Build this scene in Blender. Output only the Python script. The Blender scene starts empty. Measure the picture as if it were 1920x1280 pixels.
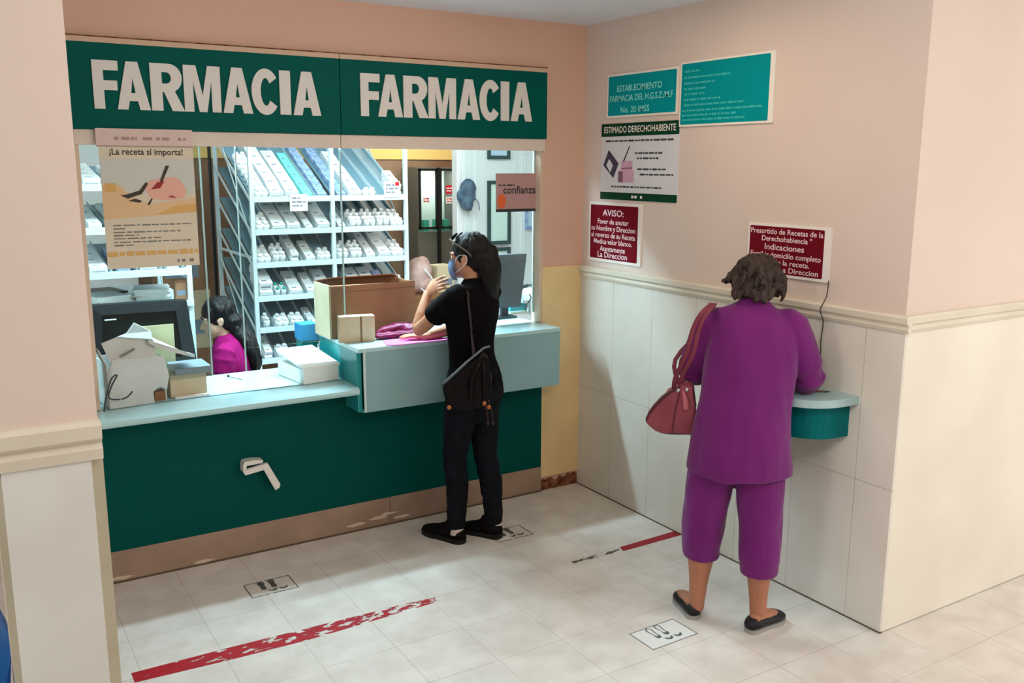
import bpy, bmesh, math, random
from mathutils import Vector, Matrix, Euler, noise
V = Vector
PI = math.pi
random.seed(7)
sc = bpy.context.scene
C = sc.collection

# ------------------------------------------------------------------ camera, world, lights, exposure
CAM = V((-3.2505, -4.4415, 1.9547))
YAW, PITCH, ROLL = 0.55592, 0.19030, 0.00428
fw = V((math.sin(YAW)*math.cos(PITCH), math.cos(YAW)*math.cos(PITCH), -math.sin(PITCH)))
rr = V((math.cos(YAW), -math.sin(YAW), 0)); uu = rr.cross(fw)
r2 = rr*math.cos(ROLL)+uu*math.sin(ROLL); u2 = -rr*math.sin(ROLL)+uu*math.cos(ROLL)
cd = bpy.data.cameras.new('camera'); cam = bpy.data.objects.new('camera', cd); C.objects.link(cam)
cam.matrix_world = Matrix(((r2.x, u2.x, -fw.x, CAM.x), (r2.y, u2.y, -fw.y, CAM.y), (r2.z, u2.z, -fw.z, CAM.z), (0, 0, 0, 1)))
cd.sensor_width = 36; cd.lens = 36*1717.6/1920; cd.clip_start = 0.05; cd.clip_end = 100
sc.camera = cam

w = bpy.data.worlds.new('hall_ambient'); sc.world = w; w.use_nodes = True
w.node_tree.nodes['Background'].inputs[0].default_value = (1.0, 0.88, 0.76, 1)
w.node_tree.nodes['Background'].inputs[1].default_value = 0.43

def area(name, loc, target, sx, sy, power, col):
    l = bpy.data.lights.new(name, 'AREA'); l.shape = 'RECTANGLE'; l.size = sx; l.size_y = sy
    l.energy = power; l.color = col
    o = bpy.data.objects.new(name, l); C.objects.link(o); o.location = loc
    d = V(target)-V(loc); o.rotation_euler = d.to_track_quat('-Z', 'Y').to_euler()
    o.visible_camera = True
    return o
# pharmacy ceiling tubes (cool) and hall ceiling lamp (warm), daylight entering the hall, plus added unseen fills
area('pharmacy_tube_light', (-1.15, 0.27, 2.23), (-1.15, -1.15, 0), 2.6, 0.07, 146, (0.60, 0.88, 1.0))
area('pharmacy_ceiling_light', (-0.9, 0.95, 2.66), (-0.7, 1.5, 0), 2.2, 0.4, 36, (0.74, 0.95, 1.0))
area('pharmacy_rear_fill', (0.3, 2.75, 2.62), (0.3, 2.9, 0), 0.9, 0.4, 20, (1.0, 0.93, 0.8))  # added fill that brightens the dark back of the pharmacy
area('refrigerator_light', (0.60, 3.06, 1.88), (0.60, 3.3, 1.4), 0.3, 0.04, 2.2, (0.93, 1.0, 0.97))
area('hall_ceiling_light', (-1.6, -3.5, 2.70), (-0.5, -0.6, 0.8), 2.2, 0.9, 36, (1.0, 0.90, 0.80))
area('hall_corner_fill', (1.3, -4.0, 2.70), (1.2, -3.4, 0), 1.4, 1.0, 36, (1.0, 0.95, 0.88))  # unseen fill added to lift the floor round the right corner
area('recess_warm_fill', (-0.8, -1.35, 2.72), (-0.8, -1.3, 0), 0.5, 0.5, 7, (1.0, 0.76, 0.55))  # added warm fill for the dark recess corner, no lamp known there
area('hall_side_fill', (-5.7, -2.62, 2.62), (-0.2, -1.5, 1.2), 1.3, 1.2, 80, (1.0, 0.98, 0.98))  # unseen fill added at the left to brighten the side wall
area('hall_daylight', (2.4, -6.0, 1.4), (1.2, -2.2, 0.2), 2.6, 1.9, 66, (1.0, 0.97, 0.92))

sc.view_settings.view_transform = 'Standard'; sc.view_settings.look = 'None'
sc.view_settings.gamma = 1.0; sc.view_settings.exposure = 0.0; sc.view_settings.use_curve_mapping = False

# ------------------------------------------------------------------ materials
def lin(c):
    return tuple(((x/255)/12.92 if x/255 <= 0.04045 else ((x/255+0.055)/1.055)**2.4) for x in c)
MATS = {}
def mat(name, rgb, rough=0.6, spec=0.3, var=0.0, vscale=6.0, bump=0.0, bscale=60.0, metal=0.0, rgb2=None, sheen=0.0, stretch=None, coat=0.0):
    if name in MATS: return MATS[name]
    m = bpy.data.materials.new(name); m.use_nodes = True; nt = m.node_tree; n = nt.nodes; b = n['Principled BSDF']
    c = lin(rgb)
    b.inputs['Roughness'].default_value = rough; b.inputs['Metallic'].default_value = metal
    b.inputs['Specular IOR Level'].default_value = spec
    if sheen: b.inputs['Sheen Weight'].default_value = sheen
    if coat: b.inputs['Coat Weight'].default_value = coat
    tc = n.new('ShaderNodeTexCoord'); src = tc.outputs['Object']
    if stretch:
        mp = n.new('ShaderNodeMapping'); mp.inputs['Scale'].default_value = stretch
        nt.links.new(src, mp.inputs[0]); src = mp.outputs[0]
    nz = n.new('ShaderNodeTexNoise'); nz.inputs['Scale'].default_value = vscale; nz.inputs['Detail'].default_value = 5
    nt.links.new(src, nz.inputs['Vector'])
    mx = n.new('ShaderNodeMix'); mx.data_type = 'RGBA'
    c2 = lin(rgb2) if rgb2 else tuple(x*(1-var) for x in c)
    mx.inputs[6].default_value = (*c, 1); mx.inputs[7].default_value = (*c2, 1)
    rp = n.new('ShaderNodeMapRange'); rp.inputs[1].default_value = 0.35; rp.inputs[2].default_value = 0.65
    nt.links.new(nz.outputs[0], rp.inputs[0]); nt.links.new(rp.outputs[0], mx.inputs[0])
    nt.links.new(mx.outputs[2], b.inputs['Base Color'])
    if bump:
        n2 = n.new('ShaderNodeTexNoise'); n2.inputs['Scale'].default_value = bscale; n2.inputs['Detail'].default_value = 3
        nt.links.new(src, n2.inputs['Vector'])
        bp = n.new('ShaderNodeBump'); bp.inputs['Strength'].default_value = bump; bp.inputs['Distance'].default_value = 0.01
        nt.links.new(n2.outputs[0], bp.inputs['Height']); nt.links.new(bp.outputs[0], b.inputs['Normal'])
    MATS[name] = m
    return m

def seams(m, axes, width, dark):
    """thin straight joints along planes of the object's own coordinates: axes = [(axis, spacing, offset)]"""
    nt = m.node_tree; n = nt.nodes; b = n['Principled BSDF']
    old = b.inputs['Base Color'].links[0].from_socket
    tc = n.new('ShaderNodeTexCoord'); sp = n.new('ShaderNodeSeparateXYZ'); nt.links.new(tc.outputs['Object'], sp.inputs[0])
    nz = n.new('ShaderNodeTexNoise'); nz.inputs['Scale'].default_value = 3.0; nz.inputs['Detail'].default_value = 6
    nt.links.new(tc.outputs['Object'], nz.inputs['Vector'])
    acc = None
    for ax, s, off in axes:
        a = n.new('ShaderNodeMath'); a.operation = 'SUBTRACT'; a.inputs[1].default_value = off; nt.links.new(sp.outputs[ax], a.inputs[0])
        d = n.new('ShaderNodeMath'); d.operation = 'PINGPONG'; d.inputs[1].default_value = s/2; nt.links.new(a.outputs[0], d.inputs[0])
        l = n.new('ShaderNodeMath'); l.operation = 'LESS_THAN'; l.inputs[1].default_value = width/2; nt.links.new(d.outputs[0], l.inputs[0])
        if acc is None: acc = l.outputs[0]
        else:
            q = n.new('ShaderNodeMath'); q.operation = 'MAXIMUM'; nt.links.new(acc, q.inputs[0]); nt.links.new(l.outputs[0], q.inputs[1]); acc = q.outputs[0]
    k = n.new('ShaderNodeMath'); k.operation = 'MULTIPLY'; nt.links.new(acc, k.inputs[0]); nt.links.new(nz.outputs[0], k.inputs[1])
    mx = n.new('ShaderNodeMix'); mx.data_type = 'RGBA'; nt.links.new(k.outputs[0], mx.inputs[0]); nt.links.new(old, mx.inputs[6])
    mx.inputs[7].default_value = (*lin(dark), 1); nt.links.new(mx.outputs[2], b.inputs['Base Color'])
    return m

def glass_mat(name, tint=(0.93, 0.97, 0.97), rough=0.02):
    m = bpy.data.materials.new(name); m.use_nodes = True; nt = m.node_tree; n = nt.nodes
    n.remove(n['Principled BSDF']); out = n['Material Output']
    t = n.new('ShaderNodeBsdfTransparent'); t.inputs[0].default_value = (*tint, 1)
    g = n.new('ShaderNodeBsdfGlossy'); g.inputs['Roughness'].default_value = rough
    f = n.new('ShaderNodeFresnel'); f.inputs[0].default_value = 1.35
    x = n.new('ShaderNodeMixShader'); nt.links.new(f.outputs[0], x.inputs[0]); nt.links.new(t.outputs[0], x.inputs[1]); nt.links.new(g.outputs[0], x.inputs[2])
    nt.links.new(x.outputs[0], out.inputs[0]); MATS[name] = m
    return m

def worn_mat(name, rgb, amount, scale, stretch=(1, 1, 1), rough=0.6, grow=0.0):
    """paint or tape partly scraped away: gaps follow a noise"""
    m = mat(name, rgb, rough=rough, var=0.25, vscale=40); nt = m.node_tree; n = nt.nodes; out = n['Material Output']; b = n['Principled BSDF']
    tc = n.new('ShaderNodeTexCoord'); mp = n.new('ShaderNodeMapping'); mp.inputs['Scale'].default_value = stretch
    nz = n.new('ShaderNodeTexNoise'); nz.inputs['Scale'].default_value = scale; nz.inputs['Detail'].default_value = 6; nz.inputs['Roughness'].default_value = 0.65
    nt.links.new(tc.outputs['Object'], mp.inputs[0]); nt.links.new(mp.outputs[0], nz.inputs['Vector'])
    g = n.new('ShaderNodeMath'); g.operation = 'LESS_THAN'; g.inputs[1].default_value = amount; pass
    if grow:
        sx = n.new('ShaderNodeSeparateXYZ'); nt.links.new(tc.outputs['Object'], sx.inputs[0]); ma = n.new('ShaderNodeMath'); ma.operation = 'MULTIPLY_ADD'; ma.inputs[1].default_value = grow; ma.inputs[2].default_value = amount
        nt.links.new(sx.outputs[0], ma.inputs[0]); nt.links.new(ma.outputs[0], g.inputs[1])
    nt.links.new(nz.outputs[0], g.inputs[0])
    t = n.new('ShaderNodeBsdfTransparent'); x = n.new('ShaderNodeMixShader')
    nt.links.new(g.outputs[0], x.inputs[0]); nt.links.new(b.outputs[0], x.inputs[1]); nt.links.new(t.outputs[0], x.inputs[2]); nt.links.new(x.outputs[0], out.inputs[0])
    return m

M_salmon = mat('salmon_back_wall', (222, 182, 160), rough=0.75, spec=0.2, var=0.05, vscale=1.6, bump=0.05, bscale=90)  # back wall base colour, warmer than the pink walls
M_pink = mat('pink_wall_paint', (222, 204, 193), rough=0.75, spec=0.2, var=0.05, vscale=1.6, bump=0.05, bscale=90)
M_ceil = mat('ceiling_paint', (236, 238, 244), rough=0.8, var=0.04)
M_marble = mat('cream_marble', (226, 218, 200), rough=0.32, spec=0.45, rgb2=(214, 205, 186), vscale=2.6)
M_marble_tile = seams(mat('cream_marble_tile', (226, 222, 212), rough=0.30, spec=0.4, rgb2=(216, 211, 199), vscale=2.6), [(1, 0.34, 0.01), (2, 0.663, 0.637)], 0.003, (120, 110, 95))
M_marble_tan = mat('tan_marble', (238, 208, 152), rough=0.35, spec=0.4, rgb2=(226, 196, 142), vscale=3)
M_marble_pil = mat('beige_marble_cladding', (202, 194, 170), rough=0.35, spec=0.4, rgb2=(190, 182, 158), vscale=3)
M_marble_white = mat('white_marble_panel', (226, 226, 222), rough=0.3, spec=0.4, rgb2=(216, 215, 209), vscale=3)
M_floor = seams(mat('terrazzo_floor_tile', (224, 218, 210), rough=0.26, spec=0.4, rgb2=(210, 203, 194), vscale=7), [(0, 0.31, -0.89), (1, 0.31, -0.62)], 0.003, (150, 142, 128))
M_green = mat('dark_green_panel', (0, 78, 72), rough=0.5, spec=0.06, var=0.08, vscale=3)
M_green_sign = mat('dark_green_sign_board', (0, 88, 80), rough=0.5, spec=0.06, var=0.06, vscale=2)
M_letter = mat('off_white_letter', (222, 219, 214), rough=0.5)
M_strip = mat('pinkish_white_strip', (222, 208, 196), rough=0.5, var=0.04)
M_plinth = mat('brown_grey_plinth', (165, 138, 118), rough=0.45, rgb2=(150, 124, 106), vscale=5)
M_ctop = mat('pale_blue_laminate', (176, 214, 216), rough=0.18, spec=0.5, var=0.03)
M_cbox = mat('grey_teal_laminate', (142, 178, 182), rough=0.4, spec=0.15, var=0.05)
M_cside = mat('teal_laminate', (40, 150, 152), rough=0.35, var=0.05)
M_alu = mat('aluminium', (190, 186, 180), rough=0.35, metal=0.7)
M_white_metal = mat('white_enamel_metal', (206, 226, 230), rough=0.35, spec=0.4, var=0.03)
M_tray = mat('pale_blue_grey_tray', (104, 140, 154), rough=0.45, var=0.08, vscale=4)
M_box = mat('white_carton', (232, 238, 240), rough=0.55, var=0.05, vscale=25)
M_boxb = mat('pale_blue_carton', (176, 200, 226), rough=0.55, rgb2=(120, 150, 196), vscale=30)
M_boxt = mat('aqua_carton', (120, 220, 214), rough=0.5, var=0.05)
M_cap = mat('bottle_cap_white', (240, 244, 246), rough=0.4)
M_print = mat('grey_print', (120, 134, 150), rough=0.6)
M_tealcap = mat('teal_plastic', (0, 168, 150), rough=0.4)
M_card = mat('brown_cardboard', (150, 108, 78), rough=0.8, rgb2=(136, 94, 66), vscale=5)
M_card_l = mat('pale_cardboard', (206, 190, 160), rough=0.8, rgb2=(192, 174, 142), vscale=6)
M_tape = mat('parcel_tape', (120, 92, 66), rough=0.4)
M_white = mat('white_paper', (238, 240, 236), rough=0.6, var=0.03)
M_black = mat('black_plastic', (18, 20, 22), rough=0.4)
M_dkgrey = mat('dark_grey_plastic', (58, 66, 72), rough=0.5, var=0.1)
M_screen = mat('dark_screen', (10, 20, 20), rough=0.2, spec=0.2)
M_skin = mat('skin_tan', (196, 140, 108), rough=0.5, var=0.1, vscale=9, bump=0.05, bscale=200)
M_skin2 = mat('skin_brown', (178, 120, 92), rough=0.5, var=0.12, vscale=9, bump=0.05, bscale=200)
M_skin3 = mat('skin_light', (214, 178, 150), rough=0.5, var=0.08, vscale=9)
M_hairk = mat('black_hair', (8, 7, 8), rough=0.45, spec=0.25, var=0.4, vscale=30, bump=0.5, bscale=70, stretch=(3, 3, 0.5))
M_hairb = mat('greying_brown_hair', (30, 18, 14), rough=0.5, spec=0.3, rgb2=(62, 48, 41), vscale=26, bump=0.7, bscale=60, stretch=(1.5, 1.5, 0.7))
M_tee = mat('black_jersey', (8, 6, 8), rough=0.9, spec=0.1, bump=0.15, bscale=20)
M_jean = mat('dark_indigo_denim', (12, 12, 18), rough=0.85, spec=0.12, bump=0.25, bscale=26, rgb2=(19, 21, 30), vscale=14)
M_shoe = mat('black_shoe_mesh', (10, 7, 9), rough=0.75, spec=0.15, bump=0.2, bscale=150)
M_sole_k = mat('black_rubber', (14, 13, 14), rough=0.6)
M_sole_w = mat('grey_white_rubber', (158, 156, 152), rough=0.6)
M_sock = mat('white_sock', (216, 200, 194), rough=0.9)
M_mask = mat('blue_face_mask', (150, 170, 205), rough=0.8)
M_purple = mat('purple_knit', (112, 18, 108), rough=0.8, sheen=0.15, rgb2=(102, 14, 100), vscale=5, bump=0.25, bscale=16)
M_mag = mat('magenta_knit', (134, 10, 88), rough=0.85, spec=0.15, bump=0.2, bscale=18)
M_leather_k = mat('black_leather', (9, 7, 8), rough=0.4, spec=0.14, bump=0.25, bscale=50)
M_leather_m = mat('mauve_leather', (142, 68, 80), rough=0.5, spec=0.3, rgb2=(124, 56, 68), vscale=7, bump=0.2, bscale=45)
M_leather_d = mat('dark_wine_leather', (74, 30, 40), rough=0.45, spec=0.4)
M_brass = mat('bronze_metal', (170, 110, 70), rough=0.35, metal=0.8)
M_steel = mat('steel', (190, 190, 190), rough=0.3, metal=0.9)
M_signteal = mat('teal_sign_face', (0, 146, 152), rough=0.5, spec=0.06, var=0.04)
M_signwhite = mat('sign_white_border', (238, 232, 224), rough=0.4)
M_signred = mat('maroon_sign_face', (112, 8, 26), rough=0.5, spec=0.08, var=0.06)
M_tealtext = mat('pale_teal_print', (150, 236, 232), rough=0.5)
M_tealtext2 = mat('mid_teal_print', (60, 182, 178), rough=0.5)
M_pinktext = mat('pale_pink_print', (240, 214, 214), rough=0.5)
M_pgreen = mat('poster_dark_green', (6, 60, 38), rough=0.5, spec=0.1)
M_pwhite = mat('poster_white', (216, 216, 220), rough=0.35)
M_ink = mat('dark_ink', (52, 54, 56), rough=0.6)
M_inkg = mat('grey_ink', (120, 120, 116), rough=0.6)
M_lilac = mat('poster_lilac', (206, 160, 184), rough=0.5)
M_lilac_d = mat('poster_plum', (130, 92, 112), rough=0.5)
M_slate = mat('poster_slate', (60, 60, 82), rough=0.5)
M_beige = mat('poster_beige', (216, 206, 184), rough=0.45, var=0.03)
M_ppink = mat('poster_dusty_pink', (214, 192, 184), rough=0.5)
M_ochre = mat('poster_ochre', (214, 170, 104), rough=0.5)
M_phand = mat('poster_hand_pink', (226, 172, 156), rough=0.5)
M_pred = mat('poster_red', (150, 40, 44), rough=0.5)
M_pgrey = mat('poster_pale_grey', (200, 204, 196), rough=0.5)
M_pwood = mat('poster_wood', (220, 186, 142), rough=0.5)
M_maskin = mat('dusty_mauve_sign', (184, 146, 144), rough=0.45, var=0.05)
M_orange = mat('orange_print', (222, 104, 56), rough=0.5)
M_hookw = mat('off_white_plastic', (226, 220, 214), rough=0.45)
M_magsheet = mat('pink_paper', (240, 112, 208), rough=0.5)
M_magbag = mat('crumpled_magenta_plastic', (116, 10, 66), rough=0.4, spec=0.3, rgb2=(84, 8, 52), vscale=12)
M_brick = mat('brown_rear_wall', (134, 112, 92), rough=0.8, rgb2=(112, 84, 62), vscale=2.2)
M_yellow = mat('yellow_rear_wall_band', (214, 186, 116), rough=0.7, var=0.08, vscale=2)
M_inwall = mat('white_interior_wall', (238, 242, 242), rough=0.6, var=0.02)
M_frame = mat('dark_teal_frame', (40, 74, 74), rough=0.4)
M_mint = mat('pale_mint_sheet', (218, 240, 230), rough=0.5)
M_bluesheet = mat('pale_blue_sheet', (196, 222, 240), rough=0.5)
M_denim = mat('blue_grey_fabric', (92, 118, 138), rough=0.85, rgb2=(52, 70, 90), vscale=14, bump=0.3, bscale=30)
M_redtape = worn_mat('worn_red_tape', (176, 22, 36), 0.40, 14, (1, 2.6, 1), 0.5, grow=0.095)
M_resid = worn_mat('dark_tape_residue', (92, 88, 82), 0.54, 12, (1, 3, 1), 0.8)
M_stick = mat('floor_sticker_white', (226, 228, 224), rough=0.3, var=0.04)
M_stickink = mat('floor_sticker_ink', (88, 98, 100), rough=0.5)
M_stick_worn = worn_mat('worn_sticker_film', (196, 196, 184), 0.62, 10)
M_stickink_w = worn_mat('worn_sticker_ink', (96, 96, 92), 0.40, 30)
M_bluechair = mat('blue_chair_plastic', (20, 118, 190), rough=0.3, spec=0.5)
M_glass = glass_mat('clear_glass')
M_glassedge = mat('glass_edge', (170, 205, 205), rough=0.2, spec=0.6)
M_fridgein = mat('fridge_interior_white', (226, 236, 226), rough=0.4)
M_fgreen = mat('fridge_green', (70, 190, 160), rough=0.4)
M_red = mat('red_print', (198, 24, 36), rough=0.5)
M_cord = mat('dark_cord', (62, 54, 48), rough=0.7)
M_brown = mat('wood_brown', (124, 84, 54), rough=0.6)
M_break_shadow = mat('broken_plaster_and_shadow', (86, 42, 20), rough=0.9, rgb2=(150, 100, 70), vscale=30)  # broken plaster patch, also the painted shadow line over the sign
M_yelpaper = mat('pale_yellow_paper', (222, 220, 176), rough=0.6)
M_bluebin = mat('blue_plastic', (40, 140, 190), rough=0.4)
M_greenbin = mat('teal_green_plastic', (0, 128, 124), rough=0.4)

# ------------------------------------------------------------------ helpers
WM = {}
def props(o, label=None, cat=None, group=None, kind=None):
    if label: o['label'] = label
    if cat: o['category'] = cat
    if group: o['group'] = group
    if kind: o['kind'] = kind
    return o
def thing(name, label, cat, loc=(0, 0, 0), rot=(0, 0, 0), group=None, kind=None):
    o = bpy.data.objects.new(name, None); C.objects.link(o); o.location = loc; o.rotation_euler = rot
    o.empty_display_size = 0.05
    WM[o.name] = Matrix.LocRotScale(V(loc), Euler(rot), None)
    return props(o, label, cat, group, kind)
def obj(name, bm, m, parent=None, loc=None, smooth=False, bevel=0.0, world=True):
    """one mesh object from a bmesh in world coordinates"""
    me = bpy.data.meshes.new(name)
    M = WM[parent.name] if parent is not None else (Matrix.Translation(loc) if loc is not None else Matrix())
    if bevel: bmesh.ops.bevel(bm, geom=[e for e in bm.edges if len(e.link_faces) == 2 and e.calc_face_angle(0) > 0.5], offset=bevel, segments=2, affect='EDGES', profile=0.6)
    bmesh.ops.recalc_face_normals(bm, faces=bm.faces)
    if world: bm.transform(M.inverted())
    bm.to_mesh(me); bm.free()
    for mm in (m if isinstance(m, (list, tuple)) else [m]): me.materials.append(mm)
    if smooth:
        for p in me.polygons: p.use_smooth = True
    o = bpy.data.objects.new(name, me); C.objects.link(o)
    if parent is not None: o.parent = parent; WM[o.name] = M
    elif loc is not None: o.location = loc; WM[o.name] = M
    else: WM[o.name] = Matrix()
    return o
def box(bm, a, b, mi=0, M=None):
    x0, y0, z0 = a; x1, y1, z1 = b
    vs = [bm.verts.new((x, y, z)) for x in (x0, x1) for y in (y0, y1) for z in (z0, z1)]
    if M is not None:
        for v in vs: v.co = M @ v.co
    for f in ((0, 1, 3, 2), (4, 6, 7, 5), (0, 4, 5, 1), (2, 3, 7, 6), (0, 2, 6, 4), (1, 5, 7, 3)):
        bm.faces.new([vs[i] for i in f]).material_index = mi
    return vs
def bx(a, b, M=None):
    bm = bmesh.new(); box(bm, a, b, 0, M); return bm
def prism(bm, pts, d, mi=0):
    """closed polygon pts (3D) pushed along vector d"""
    d = V(d); A = [bm.verts.new(V(p)) for p in pts]; B = [bm.verts.new(V(p)+d) for p in pts]; n = len(pts)
    fs = [bm.faces.new(A[::-1]), bm.faces.new(B)]
    for i in range(n): fs.append(bm.faces.new((A[i], A[(i+1) % n], B[(i+1) % n], B[i])))
    for f in fs: f.material_index = mi
def cr(P, k):
    """Catmull-Rom subdivision of rows of numbers"""
    out = []; n = len(P)
    for i in range(n-1):
        p0, p1, p2, p3 = P[max(i-1, 0)], P[i], P[i+1], P[min(i+2, n-1)]
        for j in range(k):
            t = j/k
            out.append([0.5*((2*b)+(-a+c)*t+(2*a-5*b+4*c-d)*t*t+(-a+3*b-3*c+d)*t**3) for a, b, c, d in zip(p0, p1, p2, p3)])
    out.append(list(P[-1])); return out
def tube(bm, path, rad, side=(1, 0, 0), n=14, k=1, cap=True, mi=0, q0=0.45, q1=0.45):
    """tube along path; rad = number or (a along side, b across)"""
    rows = []
    for i, p in enumerate(path):
        r = rad[i] if isinstance(rad, list) else rad
        a, b = (r, r) if not isinstance(r, (list, tuple)) else r
        rows.append([*p, a, b])
    if k > 1: rows = cr(rows, k)
    side = V(side); rings = []
    P = [V(r[:3]) for r in rows]; N = len(P)
    def ring(p, t, a, b):
        s = side-t*side.dot(t)
        if s.length < 1e-4: s = t.orthogonal()
        s.normalize(); d = t.cross(s)
        return [bm.verts.new(p+s*(a*math.cos(2*PI*j/n))+d*(b*math.sin(2*PI*j/n))) for j in range(n)]
    T = [(P[min(i+1, N-1)]-P[max(i-1, 0)]).normalized() for i in range(N)]
    if cap:
        a, b = rows[0][3:]; q = min(a, b)*q0
        rings.append(ring(P[0]-T[0]*q, T[0], a*(0.62 if q0 > 0.2 else 0.9), b*(0.62 if q0 > 0.2 else 0.9)))
    for i in range(N): rings.append(ring(P[i], T[i], *rows[i][3:]))
    if cap:
        a, b = rows[-1][3:]; q = min(a, b)*q1
        rings.append(ring(P[-1]+T[-1]*q, T[-1], a*(0.62 if q1 > 0.2 else 0.9), b*(0.62 if q1 > 0.2 else 0.9)))
    for A, B in zip(rings, rings[1:]):
        for j in range(n): bm.faces.new((A[j], A[(j+1) % n], B[(j+1) % n], B[j])).material_index = mi
    bm.faces.new(rings[0][::-1]).material_index = mi; bm.faces.new(rings[-1]).material_index = mi
def ell(bm, c, ax, ay, az, seg=16, mi=0):
    """ellipsoid; ax, ay, az = half-axis vectors"""
    r = bmesh.ops.create_uvsphere(bm, u_segments=seg, v_segments=max(8, seg//2+2), radius=1)
    M = Matrix((V(ax), V(ay), V(az))).transposed().to_4x4(); M.translation = V(c)
    bmesh.ops.transform(bm, matrix=M, verts=r['verts'])
    for v in r['verts']:
        for f in v.link_faces: f.material_index = mi
def lathe(bm, c, prof, n=16, mi=0, M=None):
    """prof = [(r, z)]; axis +z at c"""
    rings = []
    for r, z in prof:
        rings.append([bm.verts.new(V(c)+V((r*math.cos(2*PI*j/n), r*math.sin(2*PI*j/n), z))) for j in range(n)])
    if M is not None:
        for R in rings:
            for v in R: v.co = M @ v.co
    for A, B in zip(rings, rings[1:]):
        for j in range(n): bm.faces.new((A[j], A[(j+1) % n], B[(j+1) % n], B[j])).material_index = mi
    bm.faces.new(rings[0][::-1]).material_index = mi; bm.faces.new(rings[-1]).material_index = mi
def remesh(bm, voxel, smooth=4, fn=None):
    """one continuous skin over overlapping closed shapes"""
    bmesh.ops.recalc_face_normals(bm, faces=bm.faces)
    me = bpy.data.meshes.new('tmp'); bm.to_mesh(me); bm.free()
    o = bpy.data.objects.new('tmp', me); C.objects.link(o)
    md = o.modifiers.new('r', 'REMESH'); md.mode = 'VOXEL'; md.voxel_size = voxel
    if smooth:
        s = o.modifiers.new('s', 'SMOOTH'); s.factor = 0.5; s.iterations = smooth
    dg = bpy.context.evaluated_depsgraph_get(); dg.update()
    m2 = bpy.data.meshes.new_from_object(o.evaluated_get(dg))
    bpy.data.objects.remove(o); bpy.data.meshes.remove(me)
    b2 = bmesh.new(); b2.from_mesh(m2); bpy.data.meshes.remove(m2)
    if fn:
        b2.normal_update()
        mv = [(v, fn(v.co, v.normal)) for v in b2.verts]
        for v, q in mv: v.co = q
    return b2
def flat(bm, pts, mi=0):
    bm.faces.new([bm.verts.new(V(p)) for p in pts]).material_index = mi

# a flat board on a wall: local (u, v) -> world
def onback(y):   # back wall: u = x, v = z
    return lambda u, v, d=0.0: V((u, y-d, v))
def onright(x=-0.0):  # right wall: u = -y (to the right in the picture), v = z
    return lambda u, v, d=0.0: V((x-d, -u, v))
def onfloor(z, o=(0, 0), a=0.0):
    ca, sa = math.cos(a), math.sin(a)
    return lambda u, v, d=0.0: V((o[0]+u*ca-v*sa, o[1]+u*sa+v*ca, z+d))
def slab(W, u0, v0, u1, v1, d0, d1, bm=None, mi=0, r=0.0):
    own = bm is None
    if own: bm = bmesh.new()
    if r:
        pts = []
        for cx, cy, a0 in ((u1-r, v1-r, 0), (u0+r, v1-r, 90), (u0+r, v0+r, 180), (u1-r, v0+r, 270)):
            for k in range(5):
                a = math.radians(a0+k*22.5); pts.append((cx+r*math.cos(a), cy+r*math.sin(a)))
    else: pts = [(u0, v0), (u1, v0), (u1, v1), (u0, v1)]
    prism(bm, [W(u, v, d0) for u, v in pts], W(0, 0, d1)-W(0, 0, d0), mi)
    return bm
def poly(bm, W, pts, d, th=0.0006, mi=0):
    prism(bm, [W(u, v, d) for u, v in pts], W(0, 0, d+th)-W(0, 0, d), mi)
def bars(bm, W, lines, d, h, mi=0, seed=1):
    """illegible print: each line (u0, u1, v) broken into word-long strokes"""
    R = random.Random(seed)
    for u0, u1, v in lines:
        u = u0
        while u < u1-0.004:
            L = min(R.uniform(0.012, 0.05), u1-u)
            q = h*R.uniform(0.75, 1.05)
            poly(bm, W, [(u, v-q/2), (u+L, v-q/2), (u+L, v+q/2), (u, v+q/2)], d, mi=mi)
            u += L+R.uniform(0.005, 0.009)
def text_bm(bm, W, s, u, v, size, d, width=None, bold=0.0, align='CENTER', th=0.0008, mi=0):
    """lettering laid on a board; v = baseline"""
    cu = bpy.data.curves.new('t', 'FONT'); cu.body = s; cu.size = 1.0; cu.offset = bold; cu.resolution_u = 3
    o = bpy.data.objects.new('t', cu); C.objects.link(o)
    dg = bpy.context.evaluated_depsgraph_get(); dg.update()
    me = bpy.data.meshes.new_from_object(o.evaluated_get(dg))
    bpy.data.objects.remove(o); bpy.data.curves.remove(cu)
    xs = [p.co.x for p in me.vertices]; x0, x1 = min(xs), max(xs)
    sx = size if width is None else width/(x1-x0)
    off = {'CENTER': (x0+x1)/2, 'LEFT': x0, 'RIGHT': x1}[align]
    tb = bmesh.new(); tb.from_mesh(me); bpy.data.meshes.remove(me)
    for p in tb.verts: p.co = W(u+(p.co.x-off)*sx, v+p.co.y*size, d+th)
    vm = {}
    for p in tb.verts: vm[p] = bm.verts.new(p.co)
    for f in tb.faces:
        try: bm.faces.new([vm[p] for p in f.verts]).material_index = mi
        except ValueError: pass
    tb.free()

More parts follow.
